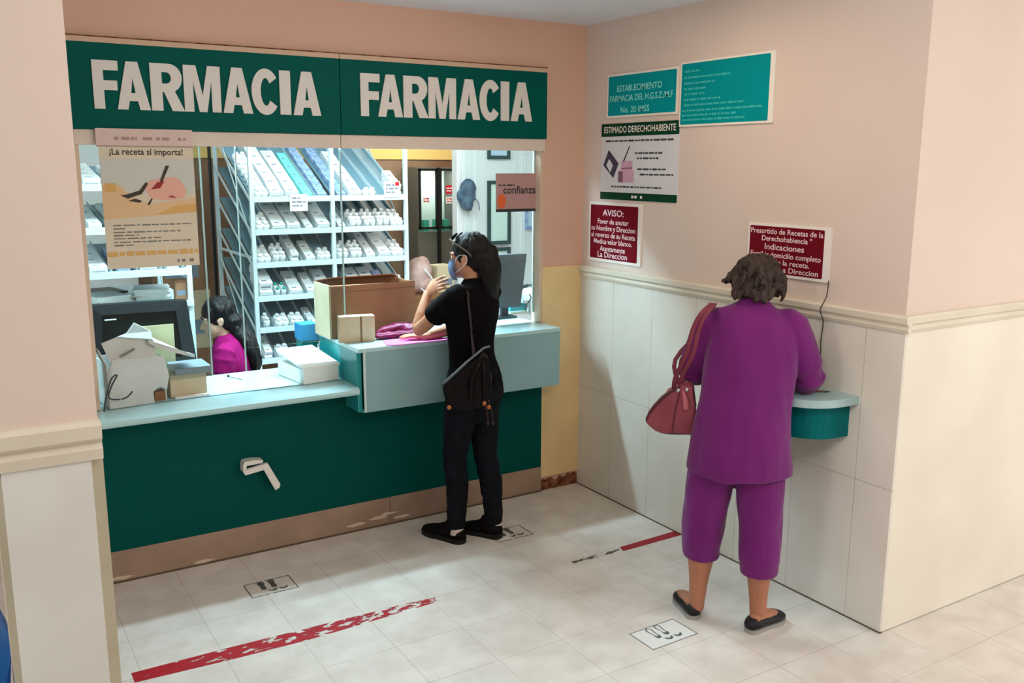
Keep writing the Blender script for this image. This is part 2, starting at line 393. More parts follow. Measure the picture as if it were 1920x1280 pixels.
# ------------------------------------------------------------------ the setting
def struct(name, bm, m, label, cat, **k):
    return props(obj(name, bm, m, **k), label, cat, kind='structure')
H = 2.738; XL = -2.985
struct('floor', bx((-7, -9, -0.1), (4, 4, 0)), M_floor, 'pale speckled tiled floor of the hall', 'floor')
struct('ceiling', bx((-7, -9, H), (4, 4, H+0.1)), M_ceil, 'plain pale ceiling above the pharmacy front', 'ceiling')
bm = bmesh.new()
box(bm, (XL, 0, 0), (-2.725, 0.06, H)); box(bm, (-0.288, 0, 0), (0, 0.06, H)); box(bm, (-2.725, 0, 2.04), (-0.288, 0.06, H))
struct('wall_back', bm, M_salmon, 'pink wall with the pharmacy window opening', 'wall')
struct('wall_right', bx((0, -2.198, 0), (0.25, 0.12, H)), M_pink, 'pink side wall with notices beside the pharmacy window', 'wall')
struct('wall_front', bx((0.25, -2.198, 0), (4, -2.0, H)), M_pink, 'bright pink wall turning the corner at the right', 'wall')
bm = bmesh.new(); prism(bm, [(-3.2, -2.2, 0), (XL, -2.2, 0), (XL, 3.4, 0), (-3.10, 3.4, 0), (-3.10, -2.1, 0), (-3.2, -2.1, 0)], (0, 0, H))
struct('wall_left', bm, M_pink, 'narrow pink wall end left of the pharmacy window', 'wall')
# wainscot
def wain(name, prof_pts, label, m): pass
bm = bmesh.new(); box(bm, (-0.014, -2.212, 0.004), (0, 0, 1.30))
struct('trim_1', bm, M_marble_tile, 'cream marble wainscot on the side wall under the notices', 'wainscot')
bm = bmesh.new()
prism(bm, [(0, 0, 1.30), (-0.02, 0, 1.30), (-0.026, 0, 1.315), (-0.02, 0, 1.33), (-0.034, 0, 1.34), (-0.036, 0, 1.362), (-0.028, 0, 1.37), (0, 0, 1.37)], (0, -2.23, 0))
struct('trim_2', bm, M_marble, 'moulded cream marble ledge on the side wall', 'ledge', smooth=False)
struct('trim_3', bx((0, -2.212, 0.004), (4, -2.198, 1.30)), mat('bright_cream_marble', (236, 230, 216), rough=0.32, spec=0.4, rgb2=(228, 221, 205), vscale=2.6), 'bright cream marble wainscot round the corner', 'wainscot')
bm = bmesh.new()
prism(bm, [(0, -2.198, 1.30), (0, -2.216, 1.30), (0, -2.222, 1.315), (0, -2.217, 1.33), (0, -2.229, 1.34), (0, -2.23, 1.362), (0, -2.224, 1.37), (0, -2.198, 1.37)], (4, 0, 0))
struct('trim_4', bm, M_marble, 'cream marble ledge round the corner at the right', 'ledge')
t5 = struct('trim_5', bx((-0.288, -0.012, 0.085), (-0.0145, 0, 1.37)), M_marble_tan, 'tan marble strip between counter and corner', 'wainscot')
bm = bmesh.new(); pts = []
R = random.Random(3)
for i in range(14): pts.append((-0.286+0.27*i/13, -0.008, 0.062+R.uniform(-0.012, 0.02)))
prism(bm, [(-0.286, -0.008, 0.0)]+pts+[(-0.0146, -0.008, 0.0)], (0, 0.008, 0))
struct('trim_6', bm, M_break_shadow, 'broken brown plaster patch low in the corner by the counter', 'patch')
# left wall end: ledge, tan backing, white panel
bm = bmesh.new()
box(bm, (-3.206, -2.206, 0), (XL+0.004, -2.1, 1.30))
struct('trim_7', bm, M_marble_pil, 'tan marble cladding of the wall end at the left', 'wainscot')
struct('trim_8', bx((-3.19, -2.222, 0), (-3.008, -2.206, 1.287)), M_marble_white, 'white marble panel on the wall end at the left', 'wainscot', bevel=0.003)
bm = bmesh.new()
prism(bm, [(-3.225, -2.1, 1.287), (-3.225, -2.228, 1.287), (-3.225, -2.232, 1.312), (-3.225, -2.222, 1.325), (-3.225, -2.236, 1.338), (-3.225, -2.236, 1.368), (-3.225, -2.22, 1.376), (-3.225, -2.1, 1.376)], (0.243, 0, 0))
struct('trim_9', bm, M_marble, 'moulded marble ledge on the wall end at the left', 'ledge')
# dark joint where wall meets floor
struct('baseboard_right', bx((-0.017, -2.214, 0), (-0.001, -0.013, 0.006)), mat('dark_joint', (96, 82, 66), rough=0.8), 'dark joint along the foot of the side wall', 'joint')
struct('baseboard_back', bx((XL, -0.024, 0), (-0.288, -0.014, 0.006)), MATS['dark_joint'], 'dark joint along the foot of the counter', 'joint')

# pharmacy room shell
struct('wall_pharmacy_left', bx((XL, 0.06, 0), (XL+0.012, 3.34, H)), M_inwall, 'white left wall inside the pharmacy', 'wall')
struct('wall_pharmacy_rear', bx((-1.95, 3.35, 0), (2.4, 3.45, 2.0)), M_brick, 'brown rear wall inside the pharmacy', 'wall')
struct('wall_pharmacy_rear_upper', bx((-1.95, 3.34, 2.0), (2.4, 3.45, H)), M_yellow, 'yellow upper band of the rear wall', 'wall')
struct('wall_pharmacy_rear_left', bx((XL, 3.3, 0), (-1.95, 3.45, H)), M_inwall, 'white rear wall behind the left shelf unit', 'wall')
bm = bmesh.new(); box(bm, (0.235, 2.0, 0), (2.4, 2.08, H))
for x in (0.245, 0.30, 0.335, 0.40): box(bm, (x, 1.992, 0), (x+0.022, 2.0, H))
for x in (0.77, 0.835, 0.86, 1.02): box(bm, (x, 1.994, 0), (x+0.008, 2.0, H))
struct('wall_pharmacy_partition', bm, M_inwall, 'white panelled partition at the right inside the pharmacy', 'wall')
struct('wall_pharmacy_right', bx((2.3, 0.12, 0), (2.4, 2.0, H)), M_inwall, 'white far right wall inside the pharmacy', 'wall')

# ------------------------------------------------------------------ window frame, glass
win = thing('window_1', 'pharmacy window opening with sliding glass panes', 'window', (-1.5, 0.05, 1.05), kind='structure')
bm = bmesh.new(); box(bm, (-2.725, -0.02, 2.034), (-1.515, 0.06, 2.098)); box(bm, (-1.511, -0.02, 2.034), (-0.288, 0.06, 2.098))
obj('window_head', bm, M_strip, win)
bm = bmesh.new(); box(bm, (-0.306, -0.004, 1.045), (-0.288, 0.078, 2.034)); box(bm, (-2.725, -0.004, 0.845), (-2.708, 0.078, 2.034))
obj('window_jamb', bm, mat('jamb_cream', (214, 190, 168), rough=0.5), win)
def pane(x0, x1, z0, z1, y):
    p = obj('glass_pane', bx((x0, y, z0), (x1, y+0.006, z1)), M_glass, win)
    bm = bmesh.new(); box(bm, (x1-0.004, y-0.001, z0), (x1+0.003, y+0.007, z1))
    e = obj('polished_edge', bm, M_glassedge, p); 
    return p
pane(-2.70, -2.186, 0.935, 2.034, 0.052)
pane(-2.0, -1.485, 1.05, 2.034, 0.066)
pane(-0.78, -0.31, 1.10, 2.034, 0.052)
# the left edge of the middle pane shows too
obj('polished_edge', bx((-2.019, 0.065, 0.935), (-2.013, 0.073, 2.034)), M_glassedge, win)

# ------------------------------------------------------------------ shop sign
sg = thing('pharmacy_sign', 'long dark green sign board lettered FARMACIA twice above the window', 'sign', (-1.5, -0.02, 2.28))
bm = bmesh.new(); box(bm, (-2.728, -0.03, 2.10), (-1.515, 0, 2.462)); box(bm, (-1.511, -0.03, 2.10), (-0.284, 0, 2.462))
obj('sign_board', bm, M_green_sign, sg)
bm = bmesh.new(); box(bm, (-2.735, -0.034, 2.462), (-1.515, 0, 2.484)); box(bm, (-1.511, -0.034, 2.462), (-0.28, 0, 2.484))
obj('top_trim', bm, mat('tan_trim', (206, 176, 150), rough=0.5), sg)
obj('trim_shadow_line', bx((-2.735, -0.03, 2.4842), (-0.28, 0, 2.490)), M_break_shadow, sg)  # brown strip stands in for the shadow line above the trim
def arc(cx, cy, rx, ry, a0, a1, n=14):
    return [(cx+rx*math.cos(math.radians(a0+(a1-a0)*i/n)), cy+ry*math.sin(math.radians(a0+(a1-a0)*i/n))) for i in range(n+1)]
GL = {
 'F': (0.53, [[(0, 0), (0.22, 0), (0.22, 0.39), (0.5, 0.39), (0.5, 0.59), (0.22, 0.59), (0.22, 0.8), (0.53, 0.8), (0.53, 1), (0, 1)]]),
 'A': (0.68, [[(0, 0), (0.215, 0), (0.255, 0.18), (0.425, 0.18), (0.465, 0), (0.68, 0), (0.46, 1), (0.22, 1)], [(0.295, 0.35), (0.385, 0.35), (0.34, 0.66)]]),
 'R': (0.63, [[(0, 0), (0.22, 0), (0.22, 0.40), (0.25, 0.40), (0.40, 0), (0.64, 0), (0.46, 0.42)]+arc(0.36, 0.70, 0.25, 0.30, -60, 90, 10)+[(0, 1)], [(0.22, 0.58), (0.22, 0.82)]+arc(0.31, 0.70, 0.09, 0.12, 90, -90, 8)]),
 'M': (0.76, [[(0, 0), (0.19, 0), (0.19, 0.66), (0.30, 0), (0.46, 0), (0.57, 0.66), (0.57, 0), (0.76, 0), (0.76, 1), (0.50, 1), (0.38, 0.36), (0.26, 1), (0, 1)]]),
 'C': (0.62, [arc(0.32, 0.5, 0.32, 0.52, 38, 322, 26)+arc(0.32, 0.5, 0.115, 0.31, 322, 38, 20)]),
 'I': (0.22, [[(0, 0), (0.22, 0), (0.22, 1), (0, 1)]]),
}
LX_ = [('F', -2.636, 0.104), ('A', -2.543, 0.137), ('R', -2.401, 0.140), ('M', -2.259, 0.163), ('A', -2.087, 0.137), ('C', -1.953, 0.130), ('I', -1.819, 0.053), ('A', -1.755, 0.139)]
def letters(shift, z0, z1, y, th):
    sz = z1-z0; bm = bmesh.new()
    for c, x, wd_ in LX_:
        x += shift; wd, loops = GL[c]; sx = wd_/wd
        cu = bpy.data.curves.new('g', 'CURVE'); cu.dimensions = '2D'; cu.fill_mode = 'BOTH'; cu.extrude = th/2
        for L in loops:
            s = cu.splines.new('POLY'); s.points.add(len(L)-1); s.use_cyclic_u = True
            for p, (a, b) in zip(s.points, L): p.co = (a*sx, b*sz, 0, 1)
        o = bpy.data.objects.new('g', cu); C.objects.link(o); dg = bpy.context.evaluated_depsgraph_get(); dg.update()
        me = bpy.data.meshes.new_from_object(o.evaluated_get(dg)); bpy.data.objects.remove(o); bpy.data.curves.remove(cu)
        n0 = len(bm.verts); bm.from_mesh(me); bpy.data.meshes.remove(me); bm.verts.ensure_lookup_table()
        for v in bm.verts[n0:]: v.co = V((x+v.co.x, y-v.co.z, z0+v.co.y))
    return bm
obj('lettering', letters(0.0, 2.186, 2.390, -0.033, 0.008), M_letter, sg)
obj('lettering', letters(1.228, 2.192, 2.400, -0.033, 0.008), M_letter, sg)

# ------------------------------------------------------------------ counter
ct = thing('service_counter', 'long dark green service counter with pale blue tops and a raised grey box end', 'counter', (-1.5, 0.1, 0))
bm = bmesh.new(); box(bm, (XL+0.002, -0.012, 0.155), (-1.516, -0.0005, 0.80)); box(bm, (-1.516, -0.012, 0.155), (-0.288, -0.0005, 1.0))
obj('front_panel', bm, M_green, ct)
bm = bmesh.new(); box(bm, (XL+0.002, -0.014, 0), (-1.29, -0.0005, 0.155)); box(bm, (-1.287, -0.014, 0), (-0.288, -0.0005, 0.155))
pl = obj('plinth', bm, M_plinth, ct)
bm = bmesh.new(); R = random.Random(5)
for cx, z in ((-1.49, 0.035), (-1.36, 0.05), (-1.30, 0.062), (-1.22, 0.03), (-2.68, 0.02), (-2.3, 0.015)):
    pts = [(cx+R.uniform(0.7, 1.1)*0.055*math.cos(a*PI/5), -0.0148, z+R.uniform(0.4, 1.0)*0.012*math.sin(a*PI/5)) for a in range(10)]
    bm = bmesh.new(); prism(bm, pts, (0, 0.001, 0)); obj('scuff_mark', bm, mat('pale_scuff', (206, 186, 164), rough=0.8), pl)
bm = bmesh.new(); prism(bm, [(XL+0.002, -0.0005, 0.80), (XL+0.002, -0.18, 0.80), (XL+0.002, -0.196, 0.806), (XL+0.002, -0.202, 0.818), (XL+0.002, -0.2, 0.832), (XL+0.002, -0.186, 0.842), (XL+0.002, -0.0005, 0.842)], (1.46, 0, 0)); box(bm, (-2.724, -0.0005, 0.80), (-1.523, 0.47, 0.842))
obj('lower_worktop', bm, M_ctop, ct)
obj('worktop_groove', bx((-2.70, 0.008, 0.842), (-1.53, 0.016, 0.845)), mat('grey_groove', (110, 150, 160), rough=0.4), ct)
obj('raised_box', bx((-1.492, -0.2, 0.708), (-0.292, -0.175, 1.034)), M_cbox, ct, bevel=0.002)
bm = bmesh.new(); box(bm, (-1.525, -0.175, 0.708), (-1.5, 0.36, 1.02)); box(bm, (-1.5, -0.175, 0.70), (-0.292, -0.012, 0.72)); box(bm, (-1.5, 0.34, 0.3), (-0.292, 0.36, 1.02)); box(bm, (-0.31, -0.175, 0.72), (-0.292, -0.013, 1.02))
obj('box_side', bm, M_cside, ct)
bm = bmesh.new(); box(bm, (-1.527, -0.203, 1.022), (-0.290, -0.005, 1.042)); box(bm, (-1.527, -0.005, 1.022), (-0.306, 0.42, 1.042))
obj('raised_worktop', bm, M_ctop, ct)
obj('edge_strip', bx((-1.5, -0.206, 0.71), (-1.49, -0.196, 1.04)), mat('pale_edge', (200, 222, 220), rough=0.3), ct)

# white bracket hook on the green panel
hk = thing('wall_bracket', 'small white bent bracket fixed on the dark green counter front', 'bracket', (-2.03, -0.02, 0.46))
bm = bmesh.new(); yb = -0.07
prism(bm, [(-2.085, yb, 0.440), (-1.992, yb, 0.452), (-1.938, yb, 0.335), (-1.918, yb, 0.345), (-1.912, yb, 0.362), (-1.972, yb, 0.484), (-2.082, yb, 0.466), (-2.092, yb, 0.455)], (0, 0.02, 0))
obj('arm', bm, M_hookw, hk, bevel=0.003)
bm = bmesh.new(); prism(bm, [(-2.094, yb+0.004, 0.455), (-2.078, yb+0.004, 0.46), (-2.076, yb+0.004, 0.486), (-1.995, yb+0.004, 0.488), (-1.993, yb+0.004, 0.502), (-2.04, yb+0.004, 0.510), (-2.085, yb+0.004, 0.508), (-2.094, yb+0.004, 0.49)], (0, 0.058, 0))
obj('clip', bm, M_hookw, hk, bevel=0.002)

# ------------------------------------------------------------------ notices on the right wall
def board(name, label, u0, v0, u1, v1, border, face, bw, right_bw=None, th=0.01, d0=0.0):
    W = onright(); t = thing(name, label, 'sign', W((u0+u1)/2, (v0+v1)/2, d0))
    obj('backing', slab(W, u0, v0, u1, v1, d0, d0+th), border, t, bevel=0.001)
    obj('face', slab(W, u0+bw, v0+bw, u1-(right_bw or bw), v1-bw, d0+th, d0+th+0.001, r=0.006), face, t)
    return t, W, d0+th+0.0012
t, W, d = board('notice_board', 'small teal notice with three lines of print, left of the larger teal notice', 0.225, 2.214, 0.806, 2.447, M_signwhite, M_signteal, 0.011)
bm = bmesh.new(); text_bm(bm, W, 'ESTABLECIMIENTO', 0.50, 2.352, 0.046, d, width=0.37, bold=0.004); obj('text_line', bm, M_tealtext, t)
bm = bmesh.new(); text_bm(bm, W, 'FARMACIA DEL H.G.S.Z./M.F', 0.513, 2.30, 0.046, d, width=0.52, bold=0.004); obj('text_line', bm, M_tealtext, t)
bm = bmesh.new(); text_bm(bm, W, 'No. 20 IMSS', 0.47, 2.238, 0.046, d, width=0.24, bold=0.004); obj('text_line', bm, M_tealtext, t)
t, W, d = board('notice_board', 'largest teal notice covered in fine lines of print, topmost on the side wall', 0.824, 2.148, 1.445, 2.463, M_signwhite, M_signteal, 0.010, 0.028)
bm = bmesh.new(); LNS = [(0.855, 0.96, 2.415), (0.855, 1.17, 2.385), (0.855, 1.07, 2.357), (0.855, 1.01, 2.33), (0.855, 1.0, 2.305), (0.855, 1.11, 2.278), (0.855, 1.27, 2.252), (0.845, 1.39, 2.225), (0.845, 1.22, 2.202), (0.845, 1.28, 2.18)]
for i, L in enumerate(LNS): bm = bmesh.new(); bars(bm, W, [L], d, 0.010, seed=i); obj('text_line', bm, M_tealtext2, t)
# poster
W = onright(); u0, u1, v0, v1 = 0.173, 0.824, 1.765, 2.183
t = thing('notice_poster', 'white and green poster headed ESTIMADO DERECHOHABIENTE on the side wall', 'poster', W(0.5, 1.97))
obj('sheet', slab(W, u0, v0, u1, v1, 0, 0.004), M_pwhite, t)
obj('green_band', slab(W, u0, 2.113, u1, v1, 0.004, 0.0052), M_pgreen, t); obj('green_band', slab(W, u0, v0, u1, 1.806, 0.004, 0.0052), M_pgreen, t)
bm = bmesh.new(); text_bm(bm, W, 'ESTIMADO DERECHOHABIENTE', 0.5, 2.133, 0.048, 0.0055, width=0.60, bold=0.012); obj('heading', bm, M_signwhite, t)
for L in ((0.455, 0.505, 1.785), (0.53, 0.55, 1.785)): bm = bmesh.new(); bars(bm, W, [L], 0.0055, 0.014); obj('footer_print', bm, M_signwhite, t)
for i, L in enumerate(((0.215, 0.79, 2.088), (0.475, 0.70, 2.02), (0.49, 0.67, 1.993), (0.50, 0.73, 1.935), (0.52, 0.79, 1.907), (0.27, 0.70, 1.838))): bm = bmesh.new(); bars(bm, W, [L], 0.0045, 0.010, seed=i+2); obj('text_line', bm, M_dkgrey, t)
bm = bmesh.new(); poly(bm, W, [(0.372, 1.975), (0.382, 1.973), (0.432, 2.058), (0.424, 2.06)], 0.0045); obj('printed_needle', bm, M_ink, t)
bm = bmesh.new(); poly(bm, W, [(0.195, 1.955), (0.243, 2.04), (0.335, 1.965), (0.29, 1.885)], 0.0045); obj('printed_box', bm, M_slate, t)
bm = bmesh.new(); poly(bm, W, [(0.225, 1.955), (0.25, 1.99), (0.285, 1.955), (0.262, 1.915)], 0.0052); obj('printed_pad', bm, M_pwhite, t)
bm = bmesh.new(); poly(bm, W, [(0.335, 1.862), (0.47, 1.862), (0.47, 1.925), (0.455, 1.93), (0.455, 1.98), (0.36, 1.98), (0.355, 1.928), (0.335, 1.922)], 0.0045); obj('printed_jar', bm, M_lilac, t)
bm = bmesh.new(); poly(bm, W, [(0.36, 1.935), (0.455, 1.938), (0.455, 1.944), (0.36, 1.941)], 0.0052); poly(bm, W, [(0.335, 1.862), (0.375, 1.862), (0.375, 1.922), (0.335, 1.922)], 0.0052); obj('printed_shade', bm, M_lilac_d, t)
# maroon notices
t, W, d = board('notice_board', 'maroon notice headed AVISO, nearest the corner above the ledge', 0.078, 1.408, 0.552, 1.748, M_signwhite, M_signred, 0.016, 0.028)
bm = bmesh.new()
for s, z, h, wd in (('AVISO:', 1.672, 0.050, 0.19), ('Favor de anotar', 1.626, 0.040, 0.28), ('su Nombre y Direccion', 1.587, 0.040, 0.40), ('al reverso de su Receta', 1.548, 0.040, 0.40), ('Medica valor blanco.', 1.511, 0.040, 0.35), ('Atentamente', 1.470, 0.042, 0.23), ('La Direccion', 1.434, 0.046, 0.27)):
    bm = bmesh.new(); text_bm(bm, W, s, 0.305, z, h, d, width=wd, bold=0.012); obj('text_line', bm, M_pinktext, t)
t, W, d = board('notice_board', 'maroon notice reading Indicaciones, behind the head of the woman in purple', 1.336, 1.458, 1.814, 1.696, M_signwhite, M_signred, 0.013, 0.034)
bm = bmesh.new()
for s, z, h, wd, u in (('Presurtido de Recetas de la', 1.650, 0.034, 0.42, 1.565), ('Derechohabiencia "', 1.617, 0.034, 0.29, 1.57), ('Indicaciones', 1.578, 0.038, 0.23, 1.56), ('Escribir domicilio completo', 1.543, 0.034, 0.41, 1.565), ('atras de la receta.', 1.511, 0.034, 0.30, 1.56), ('Atte. La Direccion', 1.479, 0.034, 0.32, 1.60)):
    bm = bmesh.new(); text_bm(bm, W, s, u, z, h, d, width=wd, bold=0.012); obj('text_line', bm, M_pinktext, t)

# poster hung on the window, left
W = onback(-0.034); t = thing('hanging_poster', 'beige poster lettered ¡La receta sí importa! with a writing hand, taped over the window', 'poster', (-2.43, -0.034, 1.76))
obj('sheet', slab(W, -2.634, 1.49, -2.236, 2.045, 0, 0.003), M_beige, t)
obj('header_card', slab(W, -2.643, 2.026, -2.236, 2.104, 0.003, 0.007), M_ppink, t)
bm = bmesh.new(); bars(bm, W, [(-2.57, -2.55, 2.062), (-2.54, -2.475, 2.062), (-2.45, -2.41, 2.062), (-2.395, -2.335, 2.062), (-2.30, -2.265, 2.062)], 0.0075, 0.014, seed=3); poly(bm, W, [(-2.643, 2.026), (-2.236, 2.026), (-2.236, 2.031), (-2.643, 2.031)], 0.0075)
obj('header_print', bm, mat('faded_mauve_ink', (170, 142, 142)), t)
bm = bmesh.new(); text_bm(bm, W, '¡La receta sí importa!', -2.437, 1.992, 0.040, 0.0035, width=0.31, bold=0.012); obj('lettering', bm, M_ink, t)
bm = slab(W, -2.634, 1.82, -2.24, 1.975, 0.003, 0.0036); obj('photo_background', bm, M_pgrey, t)
bm = bmesh.new(); poly(bm, W, [(-2.634, 1.71), (-2.237, 1.735), (-2.237, 1.80), (-2.42, 1.775), (-2.50, 1.79), (-2.56, 1.86), (-2.634, 1.86)], 0.0036); obj('photo_table', bm, M_pwood, t)
bm = bmesh.new(); poly(bm, W, [(-2.42, 1.725), (-2.237, 1.738), (-2.237, 1.775), (-2.34, 1.762)], 0.0042); obj('photo_table_edge', bm, M_ochre, t)
bm = bmesh.new(); poly(bm, W, [(-2.622, 1.83), (-2.575, 1.83), (-2.575, 1.868), (-2.622, 1.868)], 0.0042); obj('photo_jar_lid', bm, M_ochre, t)
bm = bmesh.new(); bars(bm, W, [(-2.63, -2.24, 1.556)], 0.0036, 0.022, seed=6); obj('ochre_line', bm, M_ochre, t)
bm = bmesh.new(); poly(bm, W, [(-2.46, 1.85), (-2.43, 1.80), (-2.36, 1.79), (-2.29, 1.80), (-2.275, 1.83), (-2.30, 1.88), (-2.33, 1.895), (-2.40, 1.885), (-2.44, 1.875)], 0.0044); obj('photo_hand', bm, M_phand, t)
bm = bmesh.new(); poly(bm, W, [(-2.43, 1.84), (-2.39, 1.845), (-2.37, 1.875), (-2.40, 1.872)], 0.005); poly(bm, W, [(-2.36, 1.805), (-2.32, 1.80), (-2.34, 1.813)], 0.005); obj('photo_nail', bm, M_pred, t)
bm = bmesh.new()
poly(bm, W, [(-2.39, 1.875), (-2.378, 1.873), (-2.345, 1.945), (-2.36, 1.945)], 0.0056)
for a in ([(-2.56, 1.815), (-2.53, 1.80), (-2.47, 1.82), (-2.44, 1.865), (-2.45, 1.872), (-2.48, 1.835), (-2.53, 1.82)], [(-2.53, 1.79), (-2.48, 1.782), (-2.47, 1.79), (-2.50, 1.80)], [(-2.45, 1.772), (-2.43, 1.80), (-2.425, 1.798), (-2.44, 1.77)]): poly(bm, W, a, 0.005)
obj('photo_pen', bm, mat('poster_dark_olive', (64, 58, 48)), t)
bm = bmesh.new(); bars(bm, W, [(-2.6, -2.26, 1.683), (-2.6, -2.55, 1.668), (-2.6, -2.31, 1.652), (-2.6, -2.49, 1.638), (-2.6, -2.40, 1.624), (-2.6, -2.27, 1.608), (-2.6, -2.52, 1.594)], 0.0036, 0.006, seed=5); obj('body_print', bm, M_inkg, t)
bm = bmesh.new(); bars(bm, W, [(-2.335, -2.325, 1.515), (-2.315, -2.30, 1.515), (-2.28, -2.262, 1.515)], 0.0036, 0.014)
obj('footer_print', bm, M_inkg, t)

# small sign on the right glass pane
W = onback(0.05); t = thing('window_sticker', 'dusty mauve sign reading confianza stuck on the right-hand glass', 'sign', (-0.43, 0.05, 1.8))
obj('sheet', slab(W, -0.572, 1.692, -0.289, 1.908, 0, 0.003), M_maskin, t)
bm = bmesh.new(); text_bm(bm, W, 'confianza', -0.415, 1.795, 0.062, 0.0034, width=0.22, bold=0.014); bars(bm, W, [(-0.555, -0.45, 1.842)], 0.0034, 0.008, seed=1); poly(bm, W, [(-0.572, 1.692), (-0.295, 1.692), (-0.295, 1.708), (-0.572, 1.708)], 0.0034)
obj('lettering', bm, M_ink, t)
bm = bmesh.new(); poly(bm, W, [(-0.535+0.028*math.cos(a*PI/8), 1.752+0.042*math.sin(a*PI/8)) for a in range(16)], 0.004); obj('printed_medal', bm, M_orange, t)

# ------------------------------------------------------------------ wall shelf, pen, cord
def superell(cy, hl, dp, n, k=24):
    pts = []
    for i in range(k+1):
        a = PI*i/k; c, s = math.cos(a), math.sin(a)
        pts.append((-0.014-dp*abs(s)**(2/n), cy+hl*math.copysign(abs(c)**(2/n), c)))
    return pts
t = thing('writing_shelf', 'bow-fronted writing shelf, pale top over teal body, before the woman in purple', 'shelf', (-0.014, -1.615, 0.9))
bm = bmesh.new(); prism(bm, [(x, y, 0.965) for x, y in superell(-1.615, 0.405, 0.31, 3.2)], (0, 0, 0.034)); obj('shelf_top', bm, mat('pale_shelf_top', (166, 196, 198), rough=0.25, spec=0.5), t, bevel=0.008)
bm = bmesh.new(); prism(bm, [(x, y, 0.815) for x, y in superell(-1.615, 0.362, 0.245, 3.2)], (0, 0, 0.15)); obj('shelf_body', bm, mat('teal_shelf_body', (0, 106, 108), rough=0.5, spec=0.1), t)
bm = bmesh.new(); path = [(-0.016, -1.822, 1.47), (-0.018, -1.818, 1.40), (-0.043, -1.815, 1.36), (-0.044, -1.812, 1.335), (-0.02, -1.812, 1.29), (-0.02, -1.806, 1.2), (-0.022, -1.816, 1.1), (-0.028, -1.812, 1.03), (-0.05, -1.81, 1.002)]
tube(bm, path, 0.0022, k=3, n=6); props(obj('hanging_string', bm, M_cord, loc=(-0.016, -1.82, 1.0)), 'thin dark cord hanging from the maroon Indicaciones notice down to the shelf', 'cord')
t = thing('pen', 'brown pen lying on the pale shelf top beside the woman in purple', 'pen', (-0.12, -1.86, 1.0))
bm = bmesh.new(); tube(bm, [(-0.19, -1.80, 1.004), (-0.085, -1.90, 1.004)], 0.004, n=8); obj('barrel', bm, M_brown, t)
bm = bmesh.new(); tube(bm, [(-0.085, -1.90, 1.004), (-0.07, -1.914, 1.004)], [0.004, 0.0015], n=8); obj('tip', bm, M_black, t)
t = thing('metal_cup', 'small dull metal cup at the far end of the writing shelf', 'cup', (-0.20, -1.262, 0.999))
bm = bmesh.new(); lathe(bm, (-0.20, -1.262, 0.999), [(0.02, 0), (0.024, 0.05), (0.026, 0.052), (0.022, 0.05), (0.018, 0.006)], 14); obj('cup_body', bm, M_steel, t, smooth=True)
bm = bmesh.new(); tube(bm, [(-0.215, -1.245, 1.04), (-0.232, -1.23, 1.043), (-0.236, -1.225, 1.025), (-0.218, -1.243, 1.012)], 0.003, n=6, k=3); obj('handle', bm, M_steel, t)
t = props(obj('prescription_paper', bx((-0.30, -1.72, 0.9995), (-0.12, -1.52, 1.001)), M_white, loc=(-0.21, -1.6, 1.0)), 'white prescription sheet on the writing shelf under the hands of the woman in purple', 'paper')

# ------------------------------------------------------------------ floor markings
def strip(name, pts, m, label, z=0.001):
    bm = bmesh.new(); prism(bm, [(x, y, 0.0002) for x, y in pts], (0, 0, z)); return props(obj(name, bm, m, loc=(pts[0][0], pts[0][1], 0)), label, 'floor tape')
strip('floor_tape', [(-2.785, -0.886), (-2.40, -0.890), (-1.48, -0.925), (-1.48, -0.975), (-2.10, -0.998), (-2.40, -0.988), (-2.785, -0.962)], M_redtape, 'long worn red tape line on the floor before the counter, at the left')
strip('floor_tape', [(-0.40, -0.928), (-0.018, -0.915), (-0.018, -0.972), (-0.415, -0.976)], mat('red_tape', (168, 22, 40), rough=0.5, var=0.3, vscale=30), 'short red tape line on the floor ending at the side wall')
strip('floor_tape_residue', [(-0.72, -0.940), (-0.418, -0.942), (-0.418, -0.968), (-0.72, -0.966)], M_resid, 'thin dark tape residue on the floor continuing the short red line')
def foot_sole(bm, W, cx, cy, s, mi=0):
    P = [(0, -0.5), (0.13, -0.46), (0.16, -0.3), (0.12, -0.1), (0.17, 0.15), (0.2, 0.33), (0.12, 0.48), (0, 0.52), (-0.12, 0.46), (-0.17, 0.3), (-0.14, 0.1), (-0.1, -0.1), (-0.14, -0.3), (-0.12, -0.45)]
    poly(bm, W, [(cx+a*s, cy+b*s) for a, b in P], 0.0012, 0.0003)
